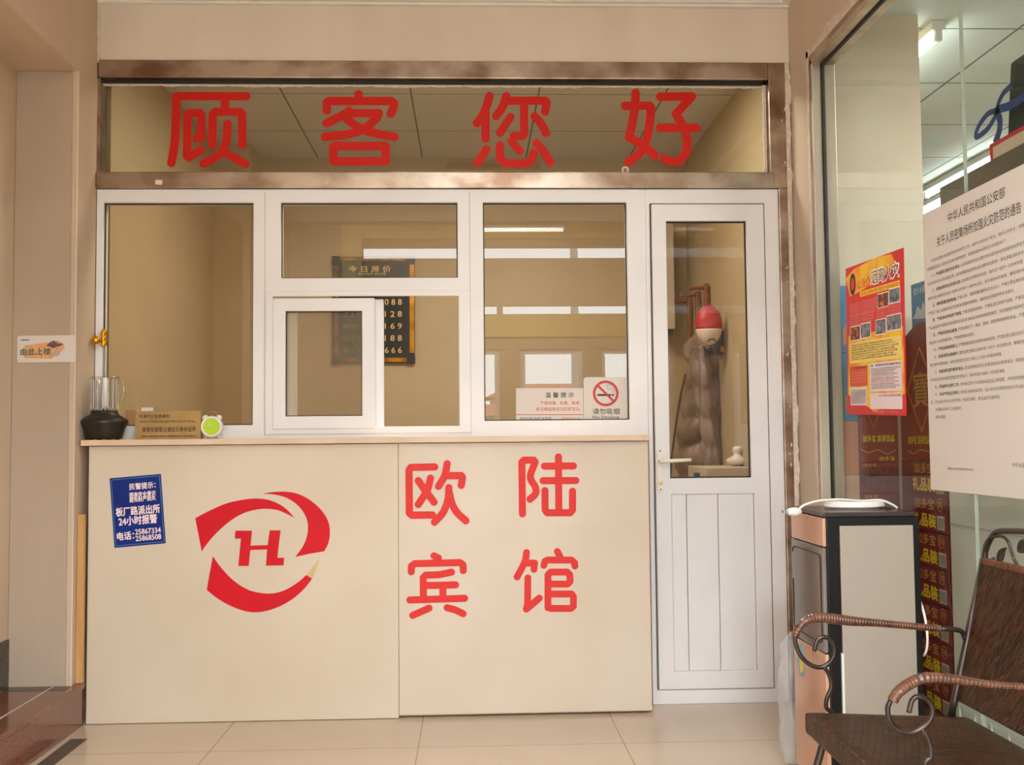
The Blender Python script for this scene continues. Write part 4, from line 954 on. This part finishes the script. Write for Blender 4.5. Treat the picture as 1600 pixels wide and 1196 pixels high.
# plastic bag behind the dispenser
bm_ = bpy.data.materials.new('plastic_film'); bm_.use_nodes = True; nt = bm_.node_tree; pb = nt.nodes['Principled BSDF']; pb.inputs['Base Color'].default_value = (.62, .63, .64, 1); pb.inputs['Roughness'].default_value = .18
tr = nt.nodes.new('ShaderNodeBsdfTransparent'); mxs = nt.nodes.new('ShaderNodeMixShader'); mxs.inputs[0].default_value = .3
nt.links.new(tr.outputs[0], mxs.inputs[1]); nt.links.new(pb.outputs[0], mxs.inputs[2]); nt.links.new(mxs.outputs[0], nt.nodes['Material Output'].inputs[0])
b = MB(); loft(b, interp([(1.015, -.79, .015, .03, .03), (1.02, -.79, .05, .045, .04), (1.01, -.79, .18, .035, .035), (1.015, -.79, .30, .04, .035), (1.005, -.79, .38, .022, .025), (1.02, -.79, .42, .006, .008)], 10), 40, .016, 5, .006)
o = b.build('plastic_bag', bm_); tag(o, 'crumpled clear plastic bag standing between the dispenser and the door', 'bag')

# ------------------------------------------------------------------ shop goods behind the glass
MAROON = mat('carton_maroon', (120, 34, 34), .45, rgb2=(104, 26, 28), vscale=8); MAROON2 = mat('carton_red', (150, 46, 40), .45, rgb2=(122, 34, 32), vscale=6)
YEL = mat('carton_yellow', (214, 184, 30), .5); GLD = mat('carton_gold', (196, 150, 70), .5); BAR = mat('barcode_grey', (184, 180, 160), .6); BARD = mat('barcode_dark', (110, 104, 92), .6)
struct(MB().box(1.62, 1.9, -.64, -.03, .004, .078).build('trim_14', mat('pallet_wood', (150, 120, 84), .8)))
HC = .1246
def make_carton():
    r = empty('drink_carton', (1.6, -.45, .08), (0, 0, -PI / 2), cat='carton', group='maroon gift cartons stacked behind the glass')
    w2 = .185
    MB().box(-w2, w2, 0, .28, .001, HC - .001).build('box', MAROON, r, bev=.002)
    text('lettering', '加多宝', -.075, .085, .078, .115, -.0006, GLD, r, .01)
    text('lettering', '礼品装', -.088, .095, .016, .062, -.0006, YEL, r, .05)
    text('round_mark', '70', .116, .144, .088, .108, -.0009, GLD, r, .02)
    b = MB(); n_ = 24; vs = []; fs = []
    for i in range(n_):
        a = 2 * PI * i / n_
        for rr_ in (.020, .0225): vs.append((.130 + rr_ * math.cos(a), -.0006, .098 + rr_ * math.sin(a)))
    for i in range(n_): j = (i + 1) % n_; fs.append((2 * i, 2 * i + 1, 2 * j + 1, 2 * j))
    b.add(vs, fs); b.build('mark_ring', GLD, r)
    b = MB(); b.poly([(.106, .012), (.162, .012), (.162, .06), (.106, .06)], 0, .0004); o = b.build('barcode_patch', BAR, r)
    b = MB()
    for i in range(12): b.box(.110 + i * .0042, .1112 + i * .0042 + (i % 3) * .0004, -.0008, -.0004, .016, .054)
    b.build('bars', BARD, o)
    return r
c0 = make_carton()
names = ['bottom', 'second', 'third', 'fourth', 'fifth', 'sixth', 'topmost']
for i in range(7):
    lab = 'maroon gift carton with yellow characters behind the glass, %s of its stack' % (names[i] + (' from the floor' if 0 < i < 6 else ''))
    if i == 0: c0['label'] = lab; continue
    dup(c0, (1.6, -.45 + random.uniform(-.004, .004), .08 + HC * i), lab)
ZS = .08 + HC * 7
# gift box with gable top, and goods beside
r = empty('gift_box', (1.602, -.45, ZS + .001), (0, 0, -PI / 2), label='red gift box with a gold diamond and one large character, half behind the notice', cat='box')
b = MB(); hz = .43
prof_ = [(-.185, 0), (.185, 0), (.185, hz), (.02, hz + .06), (-.02, hz + .06), (-.185, hz)]
b.add([(x, 0, z) for x, z in prof_] + [(x, .09, z) for x, z in prof_], [(0, 1, 2, 3, 4, 5), (11, 10, 9, 8, 7, 6)] + [(i, i + 6, (i + 1) % 6 + 6, (i + 1) % 6) for i in range(6)])
b.build('box', MAROON2, r, bev=.002)
def diamond(par, cx, cz, hw2, hh):
    b = MB(); t_ = .0018; P4 = [(cx, cz + hh), (cx + hw2, cz), (cx, cz - hh), (cx - hw2, cz)]
    b.tube([(x, -.001, z) for x, z in P4 + [P4[0]]], t_, 4); b.build('diamond_outline', GLD, par)
    text('big_character', '寶', cx - hw2 * .55, cx + hw2 * .55, cz - hh * .42, cz + hh * .42, -.0012, GLD, par, .008)
diamond(r, .0, .25, .115, .15)
text('lettering', '加多宝 凉茶饮品', -.12, .06, .055, .085, -.0012, YEL, r, .03)
b = MB(); b.tube(smooth_path([(-.12, -.001, .03), (-.07, -.001, .02), (-.02, -.001, .035), (.05, -.001, .03)], 6), .002, 5); b.build('swirl', GLD, r)
def plainbox(name, x0, x1, y0, y1, z0, z1, m, label, cat='box', group=None, parts=None):
    r = empty(name, ((x0 + x1) / 2, y0, z0), label=label, cat=cat, group=group)
    MB().box(x0 - (x0 + x1) / 2, x1 - (x0 + x1) / 2, 0, y1 - y0, 0, z1 - z0).build('box', m, r, bev=.002); return r
BLU = mat('carton_blue', (70, 146, 190), .45, rgb2=(54, 122, 170), vscale=4); SNOW = mat('snow_white', (214, 222, 226), .5); PALE = mat('carton_pale', (206, 186, 166), .6, rgb2=(196, 150, 120), vscale=7); ORG = mat('carton_orange', (206, 134, 96), .5, var=.1)
rb = plainbox('red_carton', 1.70, 1.88, -.62, -.15, ZS + .001, 1.395, MAROON2, 'plain red carton hidden behind the gabled gift box')
r = empty('water_carton', (1.70, -.335, 1.397), (0, 0, -PI / 2), label='blue carton with white mountains behind the gable of the red gift box', cat='carton')
MB().box(-.175, .175, 0, .17, 0, .222).build('box', BLU, r, bev=.002)
text('lettering', '恒大冰泉', -.15, -.05, .178, .205, -.0006, SNOW, r, .02)
b = MB(); b.poly([(-.165, .09), (-.14, .105), (-.12, .135), (-.09, .115), (-.07, .145), (-.04, .12), (.0, .11), (.04, .085), (-.07, .08)], 0, .0005); b.build('mountain_picture', SNOW, r)
# second column: cartons whose near face carries roses
ROSEP = mat('rose_print', (110, 44, 40), .5, rgb2=(84, 22, 24), vscale=40, lo=.45, hi=.55)
zc2 = .006; hc2 = .117
for i in range(8):
    lab = 'dark red carton with a rose print, %s in the stack nearest the door' % (['lowest', 'second', 'third', 'fourth', 'fifth', 'sixth', 'seventh', 'topmost'][i])
    r = plainbox('rose_carton', 1.447, 1.597, -.25, -.03, zc2, zc2 + hc2 - .001, MAROON2 if i % 2 else MAROON, lab, 'carton', 'rose-printed cartons stacked behind the glass')
    b = MB(); b.poly([(-.072, .012), (.072, .012), (.072, hc2 - .02), (-.072, hc2 - .02)], 0, .0005); b.build('rose_print', ROSEP, r)
    text('lettering', '加多宝', -.06, -.01, hc2 - .018, hc2 - .006, -.0008, GLD, r, .01)
    zc2 += hc2
r = plainbox('gift_box', 1.447, 1.597, -.25, -.03, zc2, zc2 + .46, MAROON2, 'red gift box with a gold diamond, mostly behind the fire poster')
a_ = at(1365, 668, 'y', -.25); diamond(r, a_.x - 1.522, a_.z - zc2 + .15, .06, .15)
text('lettering', '加多宝 凉茶饮品', -.06, .06, .075, .10, -.0012, YEL, r, .03)
b = MB(); b.tube(smooth_path([(-.07, -.001, .05), (-.04, -.001, .035), (-.005, -.001, .045), (.03, -.001, .03), (.065, -.001, .045)], 6), .002, 5); b.build('swirl', GLD, r)
text('lettering', '加多宝', .0, .06, .005, .02, -.0012, YEL, r, .02)
zz = .006
for h_, m_, l_, c2 in ((.42, PALE, 'pale box low at the shop window corner, lowest of its pile', 'box'), (.22, ORG, 'orange box at the shop window corner, between two pale boxes', 'box'), (.25, PALE, 'pale box under the tinted orange carton at the window corner', 'box'), (.20, ORG, 'orange carton just under the blue cartons at the window corner', 'box')):
    plainbox('stock_box', 1.385, 1.443, -.26, -.03, zz, zz + h_ - .001, m_, l_, c2, 'boxes piled at the window corner'); zz += h_
for i in range(2):
    r = plainbox('water_carton', 1.385, 1.443, -.26, -.03, zz, zz + .253, BLU, 'blue water carton at the window corner, %s of the two' % ('lower', 'upper')[i], 'carton', 'blue water cartons at the window corner'); zz += .255
    b = MB(); b.poly([(-.02, .03), (.02, .03), (.02, .08), (.005, .11), (-.02, .09)], 0, .0005); b.build('print', ORG, r)

# tall cabinet, with things on top
CABW = mat('cabinet_greenish', (206, 206, 190), .6, var=.02); CABD = mat('cabinet_olive', (96, 88, 68), .5)
r = empty('display_cabinet', (1.6, -1.45, .005), label='tall pale cabinet with a dark olive head behind the white notice', cat='cabinet')
MB().box(0, .4, -.95, .8, 0, 1.60).build('body', CABW, r, bev=.004)
MB().box(0, .4, -.95, .8, 1.602, 1.878).build('head', CABD, r, bev=.004)
MB().box(-.004, -.0002, -.94, .79, .735, .742).build('groove', mat('groove_grey', (170, 172, 158), .6), r)
c_ = at(1550, 250, 'x', 1.62)
r = empty('red_edged_box', (1.62, c_.y, 1.884), label='cream box with a red rim lying on the dark cabinet head', cat='box')
MB().box(0, .3, -.5, 0, 0, .05).build('box', mat('box_cream', (214, 196, 170), .6), r)
b = MB(); b.box(-.004, .304, -.504, .004, .046, .056); b.box(-.004, .0, -.006, .004, 0, .05); b.build('rim', mat('rim_red', (206, 40, 48), .5), r)
NAVY = mat('bag_navy', (24, 66, 128), .5); DKG = mat('bag_dark', (34, 54, 52), .5)
r = empty('gift_bag', (1.66, -.97, 1.941), label='dark green and blue gift bag with long blue ribbons on top of the cabinet', cat='bag')
c1 = at(1585, 150, 'x', 1.66)
b = MB(); b.add([(0, -.02, 0), (.2, -.02, 0), (.2, -.45, 0), (0, -.45, 0), (0, -.055, .24), (.2, -.055, .24), (.2, -.4, .24), (0, -.4, .24)], [(0, 1, 2, 3), (4, 7, 6, 5), (0, 4, 5, 1), (1, 5, 6, 2), (2, 6, 7, 3), (3, 7, 4, 0)]); b.build('body', DKG, r, bev=.01)
def rib(name, pts_, w_, m_):
    P_ = smooth_path([at(*p_, 'x', 1.63) - Vector((1.66, -.97, 1.941)) for p_ in pts_], 6); b = MB(); vs = []; fs = []
    for i, p_ in enumerate(P_):
        t_ = (P_[min(i + 1, len(P_) - 1)] - P_[max(i - 1, 0)]).normalized(); nn = Vector((0, -t_.z, t_.y)) * w_
        vs += [p_ - nn, p_ + nn, p_ + nn + Vector((.002, 0, 0)), p_ - nn + Vector((.002, 0, 0))]
    for i in range(len(P_) - 1):
        a = i * 4; fs += [(a + k, a + (k + 1) % 4, a + 4 + (k + 1) % 4, a + 4 + k) for k in range(4)]
    fs += [(0, 1, 2, 3)[::-1], tuple(len(vs) - 4 + k for k in range(4))]
    b.add(vs, fs); b.build(name, m_, r)
rib('ribbon', ((1582, 132), (1568, 145), (1560, 160), (1556, 172), (1543, 178), (1530, 195), (1524, 210), (1527, 214), (1542, 202), (1553, 185), (1557, 174)), .009, NAVY)
rib('ribbon', ((1557, 172), (1562, 190), (1560, 208), (1554, 224)), .014, NAVY)
rib('ribbon', ((1556, 172), (1575, 166), (1590, 158), (1600, 150)), .013, NAVY)
# white wire rack at the foot of the cabinet
r = empty('wire_rack', (1.5, -1.3, .006), label='white wire rack behind the glass, low beside the wicker chair', cat='rack')
WIRE = mat('wire_white', (206, 206, 192), .4)
b = MB()
for k in range(6): b.tube([(.0, .4, .02 + k * .035), (.0, -.8, .02 + k * .035)], .0028, 6)
for k in range(13): b.tube([(.0, .4 - k * .1, 0), (.0, .4 - k * .1, .21)], .0035, 6)
for k in (0, 6, 12): b.tube([(.0, .4 - k * .1, .005), (.08, .4 - k * .1, .005), (.08, .4 - k * .1, .21)], .0035, 6)
b.build('wire_grid', WIRE, r); MB().box(-.004, .004, -.8, .4, .205, .222).build('top_rail', WIRE, r)

# ------------------------------------------------------------------ wicker armchair
def wicker(name, rot, sc=50):
    m = bpy.data.materials.new(name); m.use_nodes = True; nt = m.node_tree; N = nt.nodes; L = nt.links; b = N['Principled BSDF']
    tc = N.new('ShaderNodeTexCoord'); mp = N.new('ShaderNodeMapping'); mp.inputs['Rotation'].default_value = rot; L.new(tc.outputs['Object'], mp.inputs[0])
    br = N.new('ShaderNodeTexBrick'); br.inputs['Scale'].default_value = sc; br.inputs['Mortar Size'].default_value = .06; br.inputs['Brick Width'].default_value = .95; br.inputs['Row Height'].default_value = .34; br.inputs['Mortar Smooth'].default_value = .8
    br.inputs['Color1'].default_value = (*s2l((86, 54, 32)), 1); br.inputs['Color2'].default_value = (*s2l((26, 17, 12)), 1); br.inputs['Mortar'].default_value = (*s2l((14, 10, 8)), 1)
    L.new(mp.outputs[0], br.inputs['Vector'])
    n = N.new('ShaderNodeTexNoise'); n.inputs['Scale'].default_value = 9; n.inputs['Detail'].default_value = 5; L.new(tc.outputs['Object'], n.inputs[0])
    rp = N.new('ShaderNodeValToRGB'); rp.color_ramp.elements[0].position = .5; rp.color_ramp.elements[0].color = (*s2l((255, 255, 255)), 1); rp.color_ramp.elements[1].position = .72; rp.color_ramp.elements[1].color = (*s2l((255, 190, 130)), 1)  # orange patches stand in for warm glints on the weave
    L.new(n.outputs[0], rp.inputs[0]); mx = N.new('ShaderNodeMix'); mx.data_type = 'RGBA'; mx.blend_type = 'MULTIPLY'; mx.inputs[0].default_value = 1
    L.new(br.outputs['Color'], mx.inputs[6]); L.new(rp.outputs[0], mx.inputs[7]); L.new(mx.outputs[2], b.inputs['Base Color'])
    bp = N.new('ShaderNodeBump'); bp.invert = True; bp.inputs['Strength'].default_value = 1; bp.inputs['Distance'].default_value = .006; L.new(br.outputs['Fac'], bp.inputs['Height']); L.new(bp.outputs[0], b.inputs['Normal'])
    b.inputs['Roughness'].default_value = .42; b.inputs['Specular IOR Level'].default_value = .35; b.inputs['Specular Tint'].default_value = (1, .6, .35, 1)
    return m
WK_T = wicker('wicker_seat', (.5, .6, .6)); WK_B = wicker('wicker_back', (0, PI / 2, .55))
IRON = mat('iron_dark', (78, 66, 60), .32, metal=.7, rgb2=(58, 48, 44), vscale=20); WRAP = mat('rattan_wrap', (104, 62, 40), .26, rgb2=(70, 42, 30), vscale=60, coat=.4)
#
YA_, YB_ = -1.75, -2.30
ch = empty('wicker_armchair', (0, 0, 0), label='dark brown wicker armchair with curled iron arms by the shop glass', cat='chair')
# seat: woven slab with a rolled front, dipping to the back
b = MB(); X_0, X_1 = .752, 1.13; nX, nY = 14, 18; vs = []; fs = []
def seat_pt(u_, v_, top):
    x = X_0 + (X_1 - X_0) * u_; y = YA_ + .01 + (YB_ - YA_ - .02) * v_
    z = .421 - .018 * u_ - .012 * math.sin(PI * v_) * math.sin(PI * min(1, u_ + .1)); e = min(u_, v_, 1 - v_, 1 - u_)
    z -= .006 * (1 - min(1, e / .05)) ** 2
    if not top: z -= .046
    return (x, y, z)
for top in (1, 0):
    for i in range(nX + 1):
        for j in range(nY + 1): vs.append(seat_pt(i / nX, j / nY, top))
K = (nX + 1) * (nY + 1); ix = lambda i, j, t_: t_ * K + i * (nY + 1) + j
for i in range(nX):
    for j in range(nY):
        fs.append((ix(i, j, 0), ix(i + 1, j, 0), ix(i + 1, j + 1, 0), ix(i, j + 1, 0))); fs.append((ix(i, j, 1), ix(i, j + 1, 1), ix(i + 1, j + 1, 1), ix(i + 1, j, 1)))
for i in range(nX):
    for j in (0, nY): fs.append((ix(i, j, 0), ix(i + 1, j, 0), ix(i + 1, j, 1), ix(i, j, 1)))
for j in range(nY):
    for i in (0, nX): fs.append((ix(i, j, 0), ix(i, j + 1, 0), ix(i, j + 1, 1), ix(i, j, 1)))
b.add(vs, fs); b.build('seat', WK_T, ch, bev=.006)
# backrest panel
b = MB(); xb, xt, zb, zt_ = 1.098, 1.166, .437, .748; th_ = .016; vs = []; fs = []; nZ = 14
for side in (0, 1):
    for i in range(nZ + 1):
        for j in range(nY + 1):
            t_ = i / nZ; y = YA_ + (YB_ - YA_) * j / nY; x = xb + (xt - xb) * t_ + .012 * math.sin(PI * j / nY) * math.sin(PI * t_ * .9) + side * th_
            vs.append((x, y, zb + (zt_ - zb) * t_))
K = (nZ + 1) * (nY + 1)
for i in range(nZ):
    for j in range(nY): fs.append((ix(i, j, 0), ix(i, j + 1, 0), ix(i + 1, j + 1, 0), ix(i + 1, j, 0))); fs.append((ix(i, j, 1), ix(i + 1, j, 1), ix(i + 1, j + 1, 1), ix(i, j + 1, 1)))
for i in range(nZ):
    for j in (0, nY): fs.append((ix(i, j, 0), ix(i + 1, j, 0), ix(i + 1, j, 1), ix(i, j, 1)))
for j in range(nY):
    for i in (0, nZ): fs.append((ix(i, j, 0), ix(i, j + 1, 0), ix(i, j + 1, 1), ix(i, j, 1)))
b.add(vs, fs); b.build('backrest', WK_B, ch, bev=.004)
b = MB()
pts_ = [(xt + .008 + .0, YA_ + (YB_ - YA_) * k / 119, zt_ + .003) for k in range(120)]
b.tube(pts_, .009, 10, rings=1, amp=.09); b.build('top_edging', WRAP, ch)
# iron frame: posts of the back, seat ring, legs
def fr_leg(pts_, nm='leg', r_=.0085): return MB().tube(smooth_path(pts_, 6), r_, 10).build(nm, IRON, ch, smooth=True)
for y in (YA_, YB_):
    fr_leg([(.80, y, .385), (.785, y, .33), (.762, y, .25), (.748, y, .15), (.745, y, .06), (.735, y, .009)])
    fr_leg([(1.085, y, .40), (1.10, y, .30), (1.13, y, .18), (1.165, y, .08), (1.18, y, .009)])
    MB().tube([(1.085, y, .40), (1.096, y, .437), (1.175, y, .757)], .0085, 10).build('back_post', IRON, ch, smooth=True)
MB().tube([(.775, YA_, .375), (.775, YB_, .375), (1.11, YB_, .36), (1.11, YA_, .36), (.775, YA_, .375)], .008, 8).build('seat_frame', IRON, ch, smooth=True)
MB().tube([(.752, YA_, .16), (.752, YB_, .16)], .006, 8).build('stretcher', IRON, ch, smooth=True)
MB().tube(smooth_path([(.752, YA_, .16), (.94, YA_ - .05, .2), (1.135, YA_, .16)], 6), .006, 8).build('stretcher', IRON, ch, smooth=True)
MB().tube(smooth_path([(.752, YB_, .16), (.94, YB_ + .05, .2), (1.135, YB_, .16)], 6), .006, 8).build('stretcher', IRON, ch, smooth=True)
# arms
def wrapped(pts_, r_, nm):
    P_ = smooth_path(pts_, 4); Lp = [P_[0]]
    seg_ = .0030; acc = []
    for i in range(len(P_) - 1):
        d_ = (P_[i + 1] - P_[i]); k_ = max(1, int(d_.length / seg_))
        for k in range(k_): acc.append(P_[i] + d_ * k / k_)
    acc.append(P_[-1]); return MB().tube(acc, r_, 12, rings=1, amp=.045).build(nm, WRAP, ch)
fa = [at(*p_, 'y', YA_) for p_ in ((1500, 986), (1470, 983), (1420, 978.5), (1370, 974), (1330, 971), (1290, 966), (1268, 967), (1255, 974), (1246, 985), (1242.5, 994))]
wrapped(fa[1:], lambda t: .0078 + .004 * math.exp(-((t - .72) / .22) ** 2), 'arm_wrap')
fr_leg([fa[1]] + [fa[0]] + [Vector((1.125, YA_, .575))], 'arm_end', .006)
fr_leg([at(*p_, 'y', YA_) for p_ in ((1243, 990), (1243, 1006), (1251, 1025), (1264, 1038), (1281, 1043.5), (1296, 1036), (1304, 1020), (1300, 1003), (1288, 996), (1277, 1001), (1272, 1018))], 'arm_scroll', .0052)
fr_leg([at(*p_, 'y', YA_) for p_ in ((1287, 1042), (1296, 1056), (1299, 1074), (1292, 1092), (1291, 1106), (1299, 1114), (1302, 1125))], 'arm_support', .005)
na = [at(*p_, 'y', YB_) for p_ in ((1625, 1076), (1600, 1074.5), (1546, 1070), (1517, 1066), (1488, 1062), (1458, 1059.5), (1440, 1061), (1421, 1069), (1403, 1082), (1394, 1096))]
na = [Vector((1.13, YB_, na[0].z - .01))] + na
wrapped(na, lambda t: .0065 + .0035 * math.exp(-((t - .9) / .25) ** 2), 'arm_wrap')
fr_leg([at(*p_, 'y', YB_) for p_ in ((1392, 1094), (1387, 1108), (1391, 1128), (1406, 1142), (1424, 1145), (1441, 1138), (1454, 1124), (1457, 1108), (1449, 1094), (1435, 1089), (1425, 1095), (1420, 1114))], 'arm_scroll', .0046)
fr_leg([at(*p_, 'y', YB_) for p_ in ((1440, 1139), (1449, 1153), (1454, 1168), (1454, 1184), (1449, 1200))] + [Vector((.86, YB_, .38))], 'arm_support', .0046)
# arched iron rail with leaf scrolls over the back
xr_ = 1.178
z1 = .752; zt1 = .825
arch = [(xr_, YA_ + .004, z1), (xr_ + .002, YA_ + .0, z1 + .025), (xr_ + .005, YA_ - .03, zt1 - .012), (xr_ + .006, YA_ - .08, zt1 + .002), (xr_ + .007, -2.025, zt1 + .012), (xr_ + .006, YB_ + .08, zt1 + .002), (xr_ + .005, YB_ + .03, zt1 - .012), (xr_ + .002, YB_, z1 + .025), (xr_, YB_ - .004, z1)]
fr_leg(arch, 'top_rail', .0068)
q = crop(1440, 800, 4.43)
sc_ = [at(*q(x, y), 'x', xr_) for x, y in ((500, 165), (455, 200), (432, 260), (438, 320), (470, 340), (500, 325))]
wv = [at(*q(x, y), 'x', xr_) for x, y in ((500, 172), (560, 172), (600, 210), (622, 275), (640, 330), (668, 378))]
def mir(P_): return [Vector((p_.x, YA_ + YB_ - p_.y, p_.z)) for p_ in P_]
for P_ in (sc_, wv, mir(sc_), mir(wv)):
    acc = smooth_path(P_, 7); MB().tube(acc, .0034, 8, rings=1, amp=.12).build('scroll', IRON, ch)
def leaf(cy, cz, ang, ln_, wd_):
    b = MB(); vs = []; fs = []; n_ = 10
    for s_ in (0, 1):
        for i in range(n_ + 1):
            t_ = i / n_; w_ = wd_ * math.sin(PI * t_ ** .8) + .0005
            for k in (-1, 0, 1):
                ly = ln_ * (t_ - .5); lz = k * w_ * (1 + .12 * (i % 2)); vs.append((xr_ - .002 + s_ * .003 + (.003 if k == 0 else 0), cy - (ly * math.cos(ang) - lz * math.sin(ang)), cz + ly * math.sin(ang) + lz * math.cos(ang)))
    K = 3 * (n_ + 1)
    for s_ in (0, 1):
        for i in range(n_):
            for k in (0, 1): a = s_ * K + i * 3 + k; fs.append((a, a + 1, a + 4, a + 3) if s_ else (a, a + 3, a + 4, a + 1))
    for i in range(n_):
        for k in (0, 2): a = i * 3 + k; fs.append((a, a + 3, a + 3 + K, a + K))
    b.add(vs, fs); b.build('leaf', mat('leaf_iron', (50, 44, 38), .5, metal=.3), ch)
l1 = at(*q(552, 298), 'x', xr_); leaf(l1.y, l1.z, .75, .052, .011)
l2 = at(*q(700, 235), 'x', xr_); leaf(l2.y, l2.z, .6, .05, .012)
l3 = mir([l1, l2]); leaf(l3[0].y, l3[0].z, PI - .75, .052, .011); leaf(l3[1].y, l3[1].z, PI - .6, .05, .012)
